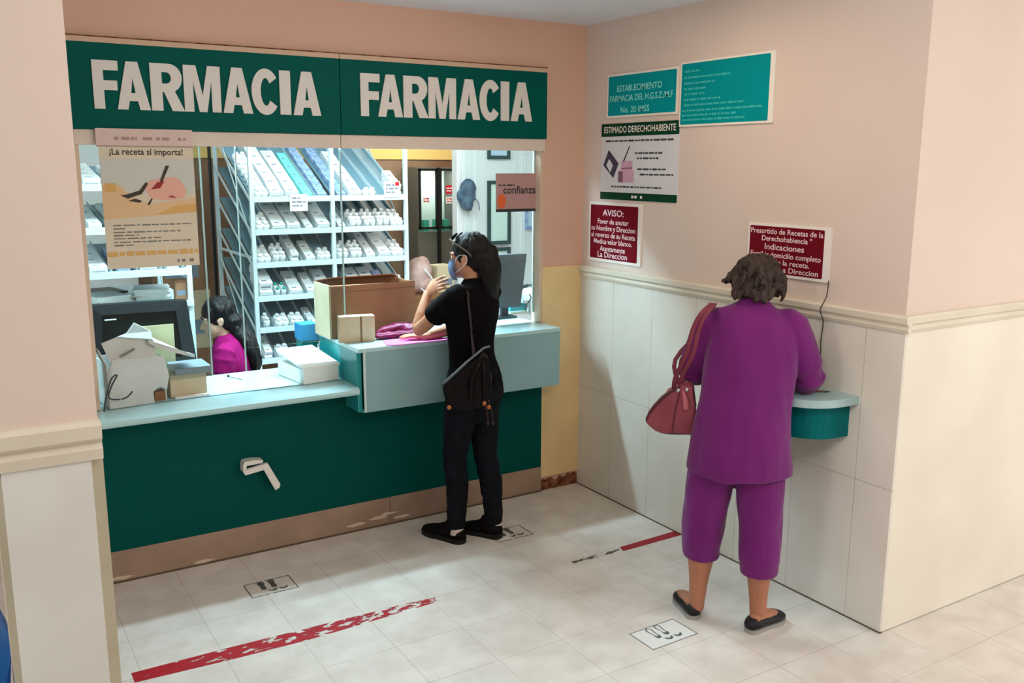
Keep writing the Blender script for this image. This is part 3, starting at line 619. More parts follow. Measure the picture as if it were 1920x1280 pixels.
def sticker(label, cx, cy, ang, wd, hd, base, ink, ghost=False):
    W = onfloor(0.0004, (cx, cy), ang); t = thing('floor_sticker', label, 'floor sticker', (cx, cy, 0))
    bm = slab(W, -wd/2, -hd/2, wd/2, hd/2, 0, 0.001); obj('film', bm, base, t)
    bm = bmesh.new(); foot_sole(bm, W, -0.035, 0.025, 0.09); foot_sole(bm, W, 0.015, 0.03, 0.09)
    for cxx in (0.0, 0.05):
        pts = [(cxx-0.022, -0.028), (cxx-0.016, -0.045), (cxx, -0.052), (cxx+0.016, -0.045), (cxx+0.022, -0.028), (cxx+0.012, -0.03), (cxx, -0.04), (cxx-0.012, -0.03)]
        poly(bm, W, pts, 0.0012, 0.0003)
    e = 0.004
    for a, b, c, d in ((-wd/2, -hd/2, wd/2, -hd/2+e), (-wd/2, hd/2-e, wd/2, hd/2), (-wd/2, -hd/2, -wd/2+e, hd/2), (wd/2-e, -hd/2, wd/2, hd/2)): slab(W, a, b, c, d, 0.001, 0.0014, bm)
    obj('footprint_print', bm, ink, t)
    for cxx, cyy in ((-0.035, 0.025), (0.015, 0.03)):
        bm = bmesh.new(); P = [(0, -0.30), (0.07, -0.26), (0.06, -0.08), (0.10, 0.16), (0.12, 0.32), (0.06, 0.42), (-0.05, 0.42), (-0.10, 0.28), (-0.08, 0.08), (-0.07, -0.2)]
        poly(bm, W, [(cxx+a*0.09, cyy+b*0.09) for a, b in P], 0.0015, 0.0003); obj('footprint_centre', bm, base, t)
sticker('clear white sticker with footprints on the floor behind the woman in purple', -0.805, -1.735, 0.02, 0.25, 0.155, M_stick, M_stickink)
sticker('worn footprint sticker on the floor in front of the left counter, half in shade', -2.09, -0.43, 0.0, 0.22, 0.15, M_stick_worn, M_stickink_w)
sticker('scuffed footprint sticker on the floor behind the shoes of the woman in black', -0.80, -0.475, 0.0, 0.22, 0.15, M_stick_worn, M_stickink_w)

# ------------------------------------------------------------------ people: shared pieces
def hand(bm, wrist, d, palm_n, thumb, curl, spread=0.10, s=1.0, lens=None):
    """palm and five bent fingers. d = direction of the hand, palm_n = normal of the palm side, thumb = side of the thumb"""
    d = V(d).normalized(); nrm = V(palm_n); nrm = (nrm-d*nrm.dot(d)).normalized(); sd = V(thumb); sd = (sd-d*sd.dot(d)-nrm*sd.dot(nrm)).normalized()
    w = V(wrist)
    tube(bm, [w-d*0.02*s, w+d*0.02*s, w+d*0.05*s, w+d*0.082*s], [(0.024*s, 0.018*s), (0.031*s, 0.017*s), (0.037*s, 0.015*s), (0.036*s, 0.012*s)], side=sd, n=12, k=2)
    for i, (o, L) in enumerate(zip((0.0285, 0.0095, -0.0095, -0.0275), lens or (0.068, 0.076, 0.071, 0.056))):
        b = w+d*0.078*s+sd*o*s; dd = (d+sd*spread*(o/0.028)).normalized(); p = [b-d*0.02*s, b]
        a = 0.0
        for f, c in ((0.45, 0.9), (0.31, 1.15), (0.24, 0.8)):
            a += curl*c; p.append(p[-1]+(dd*math.cos(a)+nrm*math.sin(a))*L*f*s)
        tube(bm, p, [0.0095*s, 0.0092*s, 0.0085*s, 0.0078*s, 0.0064*s], side=sd, n=8, k=2)
    b = w+d*0.018*s+sd*0.022*s; t1 = (sd*0.75+d*0.7+nrm*0.25).normalized(); t2 = (sd*0.35+d*0.9+nrm*0.45).normalized()
    tube(bm, [b-t1*0.01*s, b+t1*0.03*s, b+t1*0.03*s+t2*0.026*s, b+t1*0.03*s+t2*0.046*s], [0.013*s, 0.0105*s, 0.0095*s, 0.007*s], side=nrm, n=8, k=2)
def head(bm, c, F, U, s=1.0):
    """skull, jaw, face with brow, nose, lips, chin and ears. c = centre of the skull"""
    F = V(F).normalized(); U = V(U); U = (U-F*U.dot(F)).normalized(); R = F.cross(U); c = V(c)
    P = lambda f, r, u: c+(F*f+R*r+U*u)*s
    ell(bm, P(-0.008, 0, 0.02), F*0.094*s, R*0.074*s, U*0.092*s, 20)
    ell(bm, P(0.022, 0, -0.045), F*0.066*s, R*0.060*s, U*0.070*s, 18)
    ell(bm, P(0.06, 0, -0.094), F*0.026*s, R*0.026*s, U*0.02*s, 12)
    tube(bm, [P(0.078, 0, 0.015), P(0.092, 0, -0.012), P(0.106, 0, -0.033), P(0.09, 0, -0.044)], [0.008*s, 0.010*s, 0.0125*s, 0.009*s], side=R, n=8)
    for sg_ in (-1, 1):
        ell(bm, P(0.074, 0.032*sg_, 0.018), F*0.016*s, R*0.024*s, U*0.008*s, 10)
        ell(bm, P(0.070, 0.031*sg_, 0.0), F*0.012*s, R*0.015*s, U*0.009*s, 10)
        ell(bm, P(0.052, 0.036*sg_, -0.03), F*0.022*s, R*0.02*s, U*0.02*s, 10)
        ell(bm, P(-0.006, 0.076*sg_, -0.012), F*0.02*s, R*0.008*s, U*0.032*s, 10)
        ell(bm, P(-0.014, 0.081*sg_, -0.002), F*0.012*s, R*0.008*s, U*0.022*s, 10)
        ell(bm, P(0.002, 0.077*sg_, -0.034), F*0.009*s, R*0.006*s, U*0.010*s, 8)
    ell(bm, P(0.086, 0, -0.062), F*0.009*s, R*0.024*s, U*0.006*s, 10); ell(bm, P(0.084, 0, -0.072), F*0.009*s, R*0.021*s, U*0.006*s, 10)
    return P
def eyes(P, parent, R, F, U, s=1.0):
    for sg_ in (-1, 1):
        bm = bmesh.new(); ell(bm, P(0.079, 0.031*sg_, 0.001), F*0.006, R*0.013, U*0.006, 10)
        obj('eye', bm, [mat('eye_white', (228, 222, 214), rough=0.2)], parent, smooth=True)
        bm = bmesh.new(); tube(bm, [P(0.088, 0.016*sg_, 0.022), P(0.088, 0.034*sg_, 0.027), P(0.078, 0.05*sg_, 0.021)], 0.0032, n=6, k=2)
        obj('eyebrow', bm, M_hairk, parent)
def shoe_mesh(heel, toe, wd, ht, bm, open_top=False, z0=0.0):
    """rounded upper along heel->toe"""
    h = V(heel); t_ = V(toe); d = (t_-h).normalized(); L = (t_-h).length; s = V((d.y, -d.x, 0))
    prof = ([(0.03, 0.60, 0.55), (0.14, 0.80, 0.92), (0.30, 0.86, 1.0), (0.45, 0.90, 0.90), (0.62, 1.0, 0.66), (0.80, 0.96, 0.50), (0.94, 0.66, 0.36)] if not open_top else
            [(0.03, 0.62, 0.66), (0.14, 0.84, 0.95), (0.30, 0.88, 0.98), (0.45, 0.92, 0.94), (0.62, 1.0, 0.82), (0.80, 0.96, 0.70), (0.94, 0.64, 0.46)])
    tube(bm, [h+d*L*a+V((0, 0, z0+ht*c/2)) for a, b, c in prof], [(wd/2*b, ht*c/2) for a, b, c in prof], side=s, n=14, k=3)
    return d, s, L
def sole_mesh(heel, toe, wd, th, bm, z0=0.0):
    h = V(heel); t_ = V(toe); d = (t_-h).normalized(); L = (t_-h).length; s = V((d.y, -d.x, 0)); pts = []
    half = [(-0.02, 0.0), (-0.008, 0.34), (0.03, 0.60), (0.10, 0.76), (0.3, 0.80), (0.5, 0.86), (0.66, 1.0), (0.82, 0.94), (0.95, 0.6), (1.0, 0.0)]
    up = cr([list(q) for q in half], 3)
    for a, b in up: pts.append(h+d*L*a+s*(wd/2*b))
    for a, b in up[-2:0:-1]: pts.append(h+d*L*a-s*(wd/2*b))
    prism(bm, [p+V((0, 0, z0)) for p in pts], (0, 0, th))
def folds(amp, sc_, seed=0.0, zs=0.5, lo=-9, hi=9):
    def fn(co, no):
        q = V((co.x*sc_+seed, co.y*sc_-seed, co.z*sc_*zs))
        a = noise.noise(q)+0.5*noise.noise(q*2.1)
        return co+no*(a*amp) if lo < co.z < hi else co
    return fn
def locks(amp, sc_, seed=0.0):
    def fn(co, no):
        q = V((co.x*sc_+seed, co.y*sc_-seed, co.z*sc_*0.4)); w_ = noise.noise_vector(V((co.x, co.y, co.z))*14)*0.25
        a = abs(noise.noise(q+w_))*2-0.6+0.5*noise.noise(q*2.7)
        return co+no*(a*amp)
    return fn

# ------------------------------------------------------------------ woman in black at the counter
F1 = V((-0.42, 0.907, 0)).normalized(); R1 = V((F1.y, -F1.x, 0)); Z = V((0, 0, 1))
C1 = V((-0.975, -0.395, 0))
def P1(f, r, z): return C1+F1*f+R1*r+Z*z
w1 = thing('person', 'woman in black t-shirt and dark jeans at the counter, hand raised to her mask', 'person', (-1.0, -0.38, 0))
hipL, hipR = P1(0, -0.085, 0.80), P1(0, 0.085, 0.80)
kL, kR = V((-1.085, -0.395, 0.45)), V((-0.905, -0.405, 0.44)); aL, aR = V((-1.092, -0.418, 0.09)), V((-0.885, -0.462, 0.09))
shL, shR = P1(-0.005, -0.158, 1.305), P1(0.0, 0.158, 1.305)
elL, elR = V((-1.205, -0.235, 1.118)), V((-0.895, -0.135, 1.095)); wrL, wrR = V((-1.115, -0.165, 1.292)), V((-1.125, -0.16, 1.068))
torso1 = [((0.0, 0, 0.70), 0.13, 0.10), ((-0.01, 0, 0.78), 0.160, 0.122), ((-0.01, 0, 0.86), 0.156, 0.116), ((0, 0, 0.95), 0.132, 0.098), ((0.005, 0, 1.03), 0.126, 0.094), ((0.008, 0, 1.13), 0.138, 0.106), ((0.0, 0, 1.22), 0.152, 0.106), ((-0.01, 0, 1.29), 0.150, 0.092), ((-0.012, 0, 1.335), 0.115, 0.066), ((-0.005, 0, 1.362), 0.062, 0.052)]
def torso(bm, P, rows, R, add=0.0, lo=-9, hi=9, k=3):
    rows = [r for r in rows if lo <= r[0][2] <= hi]
    tube(bm, [P(*r[0]) for r in rows], [(r[1]+add, r[2]+add) for r in rows], side=R, n=24, k=k)
FH = V((-0.62, 0.78, -0.04)).normalized(); RH = FH.cross(Z).normalized(); UH = RH.cross(FH)
HC = P1(0.02, -0.005, 1.498)
bm = bmesh.new(); torso(bm, P1, torso1, R1)
tube(bm, [P1(-0.01, 0, 1.33), P1(-0.004, 0, 1.385), HC-UH*0.05-FH*0.01], [0.056, 0.048, 0.05], side=R1, n=14, k=2)
PH = head(bm, HC, FH, UH, 0.97)
for a, b, c in ((hipL, kL, aL), (hipR, kR, aR)):
    tube(bm, [a, (a+b)/2, b, b*0.6+c*0.4-F1*0.012, c], [0.085, 0.068, 0.05, 0.049, 0.032], side=R1, n=14, k=3)
for sh_, e, w_ in ((shL, elL, wrL), (shR, elR, wrR)):
    tube(bm, [sh_, (sh_+e)/2, e, (e*0.6+w_*0.4), w_], [0.042, 0.040, 0.034, 0.036, 0.023], side=Z, n=12, k=3)
hand(bm, wrL, V((0.055, -0.13, 0.105)), R1*0.8-Z*0.35, Z*0.8+V((0, -0.2, 0)), 0.36, 0.16, 0.95)
hand(bm, wrR, V((-0.135, 0.085, -0.002)), V((0, 0, -1)), V((0.4, 0.8, 0)), 0.10, 0.28, 0.93)
for h_, t_ in (((-1.074, -0.452), (-1.170, -0.212)), ((-0.874, -0.493), (-0.980, -0.30))):
    tube(bm, [V((*h_, 0.045))*0.9+V((*t_, 0.045))*0.1, V((*h_, 0.04))*0.4+V((*t_, 0.04))*0.6, V((*h_, 0.03))*0.1+V((*t_, 0.03))*0.9], [(0.03, 0.035), (0.035, 0.028), (0.03, 0.018)], side=R1, n=10, k=2)
obj('body', remesh(bm, 0.0042, 3), M_skin, w1, smooth=True)
eyes(PH, w1, RH, FH, UH, 0.97)
# t-shirt
bm = bmesh.new(); rows = [((-0.01, 0, 0.825), 0.164, 0.126), ((-0.008, 0, 0.87), 0.160, 0.120)]+[r for r in torso1 if 0.9 < r[0][2] < 1.34]+[((-0.012, 0, 1.345), 0.098, 0.064), ((-0.01, 0, 1.358), 0.072, 0.062)]
tube(bm, [P1(*r[0]) for r in rows], [(r[1]+0.012, r[2]+0.012) for r in rows], side=R1, n=28, k=3, q0=0.05)
for sh_, e, sg_ in ((shL, elL, -1), (shR, elR, 1)):
    tube(bm, [sh_-R1*sg_*0.05+Z*0.012, sh_+Z*0.004, sh_*0.72+e*0.28, sh_*0.44+e*0.56], [0.05, 0.060, 0.060, 0.060], side=Z, n=16, k=2, q1=0.05)
from mathutils.bvhtree import BVHTree
tee = remesh(bm, 0.006, 3, folds(0.006, 11, 1.0, 0.7, 0.84, 1.30)); TB = BVHTree.FromBMesh(tee)
obj('t_shirt', tee, M_tee, w1, smooth=True)
def snap(bv, p, d, off):
    d = V(d).normalized(); h = bv.ray_cast(V(p)-d*0.6, d); return (h[0]-d*off) if h[0] is not None else V(p)
# jeans
bm = bmesh.new(); rows = [((0.0, 0, 0.70), 0.14, 0.11), ((-0.012, 0, 0.78), 0.168, 0.130), ((-0.01, 0, 0.86), 0.162, 0.122), ((-0.005, 0, 0.91), 0.146, 0.110)]; tube(bm, [P1(*r[0]) for r in rows], [(r[1]+0.008, r[2]+0.008) for r in rows], side=R1, n=24, k=2)
for a, b, c in ((hipL, kL, aL), (hipR, kR, aR)):
    tube(bm, [a-Z*0.02, (a+b)/2, b, b*0.6+c*0.4-F1*0.012, c-Z*0.012], [0.094, 0.080, 0.062, 0.060, 0.047], side=R1, n=16, k=3, q1=0.05)
obj('jeans', remesh(bm, 0.006, 2, folds(0.005, 16, 4.0, 1.6)), M_jean, w1, smooth=True)
for c, h_, t_ in ((aL, (-1.072, -0.462, 0), (-1.176, -0.198, 0)), (aR, (-0.870, -0.503, 0), (-0.988, -0.285, 0))):
    bm = bmesh.new(); tube(bm, [c-Z*0.04, c-Z*0.01, c+Z*0.02], [0.042, 0.0405, 0.0385], side=R1, n=14); obj('sock', bm, M_sock, w1, smooth=True)
    bm = bmesh.new(); d, s_, L = shoe_mesh(h_, t_, 0.10, 0.085, bm, z0=0.012); tube(bm, [V(h_)+d*0.075+Z*0.05, V(h_)+d*0.06+Z*0.090], [(0.045, 0.058), (0.046, 0.056)], side=s_, n=14)
    so = obj('shoe', remesh(bm, 0.004, 4), M_shoe, w1, smooth=True)
    bm = bmesh.new(); sole_mesh(h_, t_, 0.108, 0.026, bm); obj('sole', bm, M_sole_k, so, bevel=0.004)
# hair: cap, swept back into a long tail
def QH(f, r, u): return HC+FH*f+RH*r+UH*u
bm = bmesh.new()
ell(bm, QH(-0.020, 0, 0.032), FH*0.100, RH*0.087, UH*0.096, 24)
ell(bm, QH(-0.055, 0.004, -0.005), FH*0.062, RH*0.080, UH*0.080, 20)
ell(bm, QH(-0.10, 0.02, 0.012), FH*0.05, RH*0.055, UH*0.055, 16)
for r_ in (-1, 1): ell(bm, QH(-0.01, 0.066*r_, 0.04), FH*0.055, RH*0.02, UH*0.045, 12)
T0 = QH(-0.088, 0.012, 0.005)
tube(bm, [T0, T0-FH*0.018+RH*0.004-Z*0.06, T0-FH*0.012+RH*0.016-Z*0.14, T0-FH*0.0+RH*0.03-Z*0.22, T0+FH*0.0+RH*0.04-Z*0.30, T0+FH*0.004+RH*0.04-Z*0.36], [0.060, (0.072, 0.06), (0.074, 0.058), (0.066, 0.05), (0.05, 0.036), (0.022, 0.016)], side=RH, n=18, k=3)
tube(bm, [QH(-0.07, 0.05, 0.0), QH(-0.085, 0.06, -0.07), QH(-0.08, 0.065, -0.15)], [0.05, 0.045, 0.03], side=RH, n=12, k=2)
obj('hair', remesh(bm, 0.005, 2, locks(0.004, 42)), M_hairk, w1, smooth=True)
# face mask
bm = bmesh.new(); cols = 9; rows_ = 7; G = []
for j in range(rows_):
    u = 0.0-0.105*j/(rows_-1)-0.012
    G.append([])
    for i in range(cols):
        a = (i/(cols-1)*2-1); f = 0.116-0.058*abs(a)**2.2-0.018*abs(j/(rows_-1)*2-0.9)**2
        G[-1].append(bm.verts.new(PH(f, a*0.070, u)))
for j in range(rows_-1):
    for i in range(cols-1): bm.faces.new((G[j][i], G[j][i+1], G[j+1][i+1], G[j+1][i]))
bmesh.ops.solidify(bm, geom=bm.faces[:], thickness=0.002)
mk = obj('face_mask', bm, M_mask, w1, smooth=True)
for sg_ in (-1, 1):
    bm = bmesh.new(); tube(bm, [PH(0.05, 0.066*sg_, -0.02), PH(0.02, 0.082*sg_, 0.012), PH(-0.020, 0.088*sg_, 0.012), PH(-0.026, 0.086*sg_, -0.01), PH(-0.008, 0.081*sg_, -0.036), PH(0.05, 0.064*sg_, -0.08)], 0.0016, n=6, k=3); obj('ear_loop', bm, M_white, mk)
# sunglasses pushed up on the head
sgl = thing('sunglasses', 'dark sunglasses pushed up on the black hair of the woman at the counter', 'sunglasses', QH(0.06, 0, 0.12))
for sg_ in (-1, 1):
    bm = bmesh.new(); ell(bm, QH(0.062, 0.034*sg_, 0.102), (FH*0.010+UH*0.010)*0.3, RH*0.029, UH*0.020-FH*0.018, 14); obj('lens', bm, M_black, sgl, smooth=True)
    bm = bmesh.new(); tube(bm, [QH(0.07, 0.07*sg_, 0.095), QH(0.03, 0.092*sg_, 0.072), QH(-0.035, 0.094*sg_, 0.03), QH(-0.05, 0.09*sg_, 0.008)], 0.0032, n=6, k=3); obj('temple', bm, mat('tortoise_grey', (120, 104, 96), rough=0.3), sgl)

# her shoulder bag
BF = V((0.40, 0.916, 0)).normalized(); BR = V((BF.y, -BF.x, 0))
BC = V((-1.075, -0.555, 0.90))
def PB(r, z, d=0.0): return BC+BR*r+Z*z+BF*d
bg = thing('shoulder_bag', 'black leather slouch bag hanging at the back of the woman in black', 'bag', BC)
bm = bmesh.new()
prof = [(-0.14, -0.02), (-0.135, -0.07), (-0.115, -0.125), (-0.06, -0.145), (0.03, -0.14), (0.085, -0.12), (0.10, -0.04), (0.10, 0.06), (0.085, 0.115), (0.05, 0.14), (-0.02, 0.095), (-0.09, 0.03)]
prism(bm, [PB(r, z, -0.045) for r, z in prof], BF*0.09)
obj('bag_body', remesh(bm, 0.006, 10, folds(0.009, 14, 2.0, 0.5)), M_leather_k, bg, smooth=True)
bm = bmesh.new(); tube(bm, [PB(-0.142, -0.005, -0.03), PB(-0.09, 0.045, -0.045), PB(-0.02, 0.108, -0.045), PB(0.03, 0.145, -0.035), PB(0.06, 0.165, -0.02), PB(0.09, 0.17, 0.0)], (0.010, 0.006), side=BF, n=8, k=3); obj('flap_edge', bm, mat('flap_highlight_grey', (104, 112, 122), rough=0.3), bg, smooth=True)  # flap edge, with its highlight put into the grey colour
bm = bmesh.new(); tube(bm, [PB(-0.005, -0.09, -0.054), PB(0.0, 0.02, -0.064), PB(0.04, 0.10, -0.05)], (0.012, 0.004), side=BR, n=8, k=3); tube(bm, [PB(0.065, -0.10, -0.052), PB(0.06, 0.02, -0.06), PB(0.055, 0.11, -0.045)], (0.012, 0.004), side=BR, n=8, k=3); obj('front_strap', bm, M_leather_k, bg, smooth=True)
A_, B_ = PB(0.012, 0.13, -0.02), P1(-0.035, -0.095, 1.36)
bm = bmesh.new(); strap1 = [A_]+[snap(TB, A_.lerp(B_, q), (0.48, 0.877, 0), 0.006) for q in (0.25, 0.4, 0.55, 0.7, 0.82, 0.92)]+[P1(0.01, -0.088, 1.365), P1(0.075, -0.085, 1.345)]+[snap(TB, P1(0.2, -0.085+0.03*j, 1.31-0.08*j), -F1, 0.006) for j in range(3)]
tube(bm, strap1, (0.010, 0.003), side=R1, n=8, k=4); obj('strap', bm, mat('dark_strap', (46, 38, 42), rough=0.5), bg, smooth=True)
for r_ in (0.075, 0.10):
    bm = bmesh.new(); tube(bm, [PB(r_-0.02, -0.09, -0.055), PB(r_, -0.16, -0.05), PB(r_+0.004, -0.205, -0.046)], 0.0035, n=6, k=2); ell(bm, PB(r_+0.004, -0.212, -0.046), V((0.008, 0, 0)), V((0, 0.008, 0)), V((0, 0, 0.012)), 8); obj('tassel_cord', bm, mat('dark_wine_cord', (60, 34, 40), rough=0.5), bg, smooth=True)
for r, z in ((0.06, -0.105), (0.082, -0.125), (-0.115, -0.12)):
    bm = bmesh.new(); lathe(bm, (0, 0, 0), [(0.011, -0.004), (0.012, 0), (0.011, 0.004)], 12, M=Matrix.Translation(PB(r, z, -0.062))@(-BF).to_track_quat('Z', 'Y').to_matrix().to_4x4()); obj('buckle', bm, M_brass, bg, smooth=True)

# ------------------------------------------------------------------ woman in purple at the wall shelf
F2 = V((0.7194, 0.6946, 0)); R2 = V((0.6946, -0.7194, 0)); C2 = V((-0.4685, -1.7555, 0))
def P2(f, r, z): return C2+F2*f+R2*r+Z*z
w2 = thing('person', 'older woman in purple tunic and cropped trousers leaning over the writing shelf', 'person', (-0.47, -1.755, 0))
LH, LT = V((-0.603, -1.712, 0)), V((-0.520, -1.512, 0)); RHl, RT = V((-0.492, -1.916, 0)), V((-0.262, -1.900, 0))
a2L, a2R = P2(-0.035, -0.122, 0.09), P2(-0.075, 0.137, 0.085)
k2L, k2R = P2(0.0, -0.108, 0.44), P2(-0.02, 0.128, 0.44); h2L, h2R = P2(-0.01, -0.075, 0.78), P2(-0.01, 0.11, 0.78)
tor2 = [((-0.01, 0.02, 0.80), 0.16, 0.13), ((-0.01, 0.03, 0.88), 0.178, 0.145), ((0.02, 0.04, 1.0), 0.172, 0.135), ((0.05, 0.045, 1.12), 0.178, 0.13), ((0.075, 0.05, 1.22), 0.185, 0.115), ((0.09, 0.052, 1.30), 0.172, 0.095), ((0.10, 0.055, 1.345), 0.115, 0.07), ((0.11, 0.055, 1.37), 0.06, 0.055)]
s2L, s2R = P2(0.09, -0.112, 1.29), P2(0.09, 0.222, 1.29)
e2L, e2R = P2(0.14, -0.185, 1.075), P2(0.10, 0.30, 1.075); r2L, r2R = P2(0.33, -0.06, 1.03), P2(0.30, 0.21, 1.025)
FH2 = V((F2+R2*0.22)*0.80-Z*0.55).normalized(); RH2 = FH2.cross(Z).normalized(); UH2 = RH2.cross(FH2)
UH2 = (UH2+RH2*0.06).normalized(); RH2 = FH2.cross(UH2)
HC2 = P2(0.150, 0.066, 1.452)
bm = bmesh.new(); torso(bm, P2, tor2, R2)
tube(bm, [P2(0.10, 0.055, 1.33), P2(0.118, 0.058, 1.39), HC2-UH2*0.04-FH2*0.02], [0.06, 0.052, 0.055], side=R2, n=14, k=2)
PH2 = head(bm, HC2, FH2, UH2, 0.97)
for a, b, c in ((h2L, k2L, a2L), (h2R, k2R, a2R)):
    tube(bm, [a, (a+b)/2, b, b*0.62+c*0.38-F2*0.016, b*0.25+c*0.75, c], [0.095, 0.082, 0.062, 0.060, 0.042, 0.036], side=R2, n=16, k=3)
    tube(bm, [c+Z*0.01, c-Z*0.05], [0.036, 0.032], side=R2, n=12)
for h_, t_ in ((LH, LT), (RHl, RT)):
    d = (t_-h_).normalized(); tube(bm, [h_+d*0.035+Z*0.045, h_+d*0.11+Z*0.048, h_+d*0.2+Z*0.03], [(0.031, 0.034), (0.036, 0.03), (0.032, 0.016)], side=V((d.y, -d.x, 0)), n=12, k=2)
for s_, e, r_ in ((s2L, e2L, r2L), (s2R, e2R, r2R)):
    tube(bm, [s_, (s_+e)/2, e, e*0.6+r_*0.4, r_], [0.05, 0.048, 0.040, 0.040, 0.026], side=Z, n=12, k=3)
hand(bm, r2R, F2*0.6-R2*0.6-Z*0.10, V((0, 0, -1)), -R2*0.5+F2*0.6, 0.42, 0.08, 0.93)
hand(bm, r2L, F2*0.8+R2*0.2-Z*0.05, V((0, 0, -1)), R2, 0.15, 0.15, 0.93)
obj('body', remesh(bm, 0.0042, 3), M_skin2, w2, smooth=True)
eyes(PH2, w2, RH2, FH2, UH2, 0.97)
# tunic
bm = bmesh.new()
rows = [((-0.02, 0.028, 0.682), 0.214, 0.165), ((-0.02, 0.028, 0.76), 0.210, 0.168), ((-0.01, 0.033, 0.88), 0.199, 0.160), ((0.02, 0.042, 1.0), 0.190, 0.150), ((0.05, 0.048, 1.12), 0.192, 0.144), ((0.075, 0.052, 1.22), 0.196, 0.128), ((0.09, 0.053, 1.30), 0.196, 0.108), ((0.10, 0.055, 1.345), 0.160, 0.084), ((0.106, 0.056, 1.372), 0.095, 0.068), ((0.112, 0.057, 1.388), 0.070, 0.060)]
tube(bm, [P2(*r[0]) for r in rows], [r[1:] for r in rows], side=R2, n=36, k=3, q0=0.04)
for s_, e, r_, sg_ in ((s2L, e2L, r2L, -1), (s2R, e2R, r2R, 1)):
    tube(bm, [s_-R2*sg_*0.06+Z*0.015, s_, s_*0.5+e*0.5, e, e*0.72+r_*0.28], [0.062, 0.069, 0.072, 0.066, 0.060], side=Z, n=18, k=2, q1=0.05)
obj('tunic', remesh(bm, 0.006, 4, folds(0.011, 9, 3.0, 0.42)), M_purple, w2, smooth=True)
# cropped trousers
bm = bmesh.new(); tube(bm, [P2(-0.015, 0.022, 0.735), P2(-0.015, 0.024, 0.80), P2(-0.01, 0.03, 0.90)], [(0.186, 0.145), (0.194, 0.156), (0.18, 0.148)], side=R2, n=26, k=2)
for a, b, c, zb in ((h2L, k2L, a2L, 0.285), (h2R, k2R, a2R, 0.245)):
    e_ = b+(c-b)*((b.z-zb)/(b.z-c.z))
    tube(bm, [a-Z*0.04, (a+b)/2, b, b*0.5+e_*0.5-F2*0.008, e_], [(0.104, 0.112), (0.101, 0.108), (0.092, 0.098), (0.087, 0.093), (0.079, 0.083)], side=R2, n=22, k=3, q1=0.05)
obj('trousers', remesh(bm, 0.006, 3, folds(0.007, 12, 7.0, 0.4, 0.30, 0.9)), M_purple, w2, smooth=True)
for h_, t_ in ((LH, LT), (RHl, RT)):
    bm = bmesh.new(); d, s_, L = shoe_mesh(h_, t_, 0.092, 0.062, bm, open_top=True, z0=0.010)
    b2 = remesh(bm, 0.004, 3)
    # open the top of the flat shoe
    kill = [f for f in b2.faces if f.calc_center_median().z > 0.052 and 0.03 < (f.calc_center_median()-h_).dot(d) < L*0.66 and abs((f.calc_center_median()-h_).dot(s_)) < 0.031]
    bmesh.ops.delete(b2, geom=kill, context='FACES'); bmesh.ops.solidify(b2, geom=b2.faces[:], thickness=0.003)
    so = obj('shoe', b2, mat('black_flat_shoe', (24, 22, 26), rough=0.5), w2, smooth=True)
    bm = bmesh.new(); sole_mesh(h_, t_, 0.090, 0.017, bm); obj('sole', bm, M_sole_w, so, bevel=0.003)
# hair: short and wavy
def QH2(f, r, u): return HC2+FH2*f+RH2*r+UH2*u
bm = bmesh.new()
ell(bm, QH2(-0.016, 0, 0.030), FH2*0.110, RH2*0.098, UH2*0.106, 24)
ell(bm, QH2(-0.045, 0, -0.02), FH2*0.066, RH2*0.088, UH2*0.074, 20)
for sg_ in (-1, 1):
    ell(bm, QH2(0.0, 0.078*sg_, 0.02), FH2*0.06, RH2*0.028, UH2*0.056, 14)
R = random.Random(11)
for i in range(9):     # lower locks on the nape, uneven
    a = -1+2*i/8; dn = R.uniform(-0.012, 0.012)-0.018*(1-abs(a))*-1
    tube(bm, [QH2(-0.066+0.018*a*a, 0.066*a, -0.02), QH2(-0.086+0.016*a*a, 0.066*a, -0.075), QH2(-0.09+0.014*a*a, 0.060*a, -0.110+dn)], [0.030, 0.022, 0.008], side=RH2, n=8, k=2)
for i in range(16):    # tousled locks over the crown
    a = R.uniform(-1.1, 1.1); u = R.uniform(-0.04, 0.055); r0 = 0.092*math.sin(a); f0 = -0.016-0.112*math.cos(a)*math.sqrt(max(0.1, 1-((u-0.03)/0.11)**2))
    tube(bm, [QH2(f0+0.012, r0*0.8, u+0.03), QH2(f0-0.004, r0, u), QH2(f0-0.008, r0*1.12, u-0.035)], [0.020, 0.017, 0.006], side=RH2, n=8, k=2)
tube(bm, [QH2(-0.02, -0.060, 0.075), QH2(-0.035, -0.088, 0.03), QH2(-0.045, -0.114, -0.004), QH2(-0.05, -0.142, -0.024)], [0.042, 0.036, 0.022, 0.005], side=FH2, n=8, k=2)
tube(bm, [QH2(-0.01, 0.080, 0.05), QH2(-0.012, 0.104, 0.0), QH2(-0.008, 0.116, -0.035), QH2(0.0, 0.106, -0.058)], [0.034, 0.022, 0.012, 0.005], side=FH2, n=8, k=2)
obj('hair', remesh(bm, 0.0045, 1, locks(0.006, 44, 3.0)), M_hairb, w2, smooth=True)

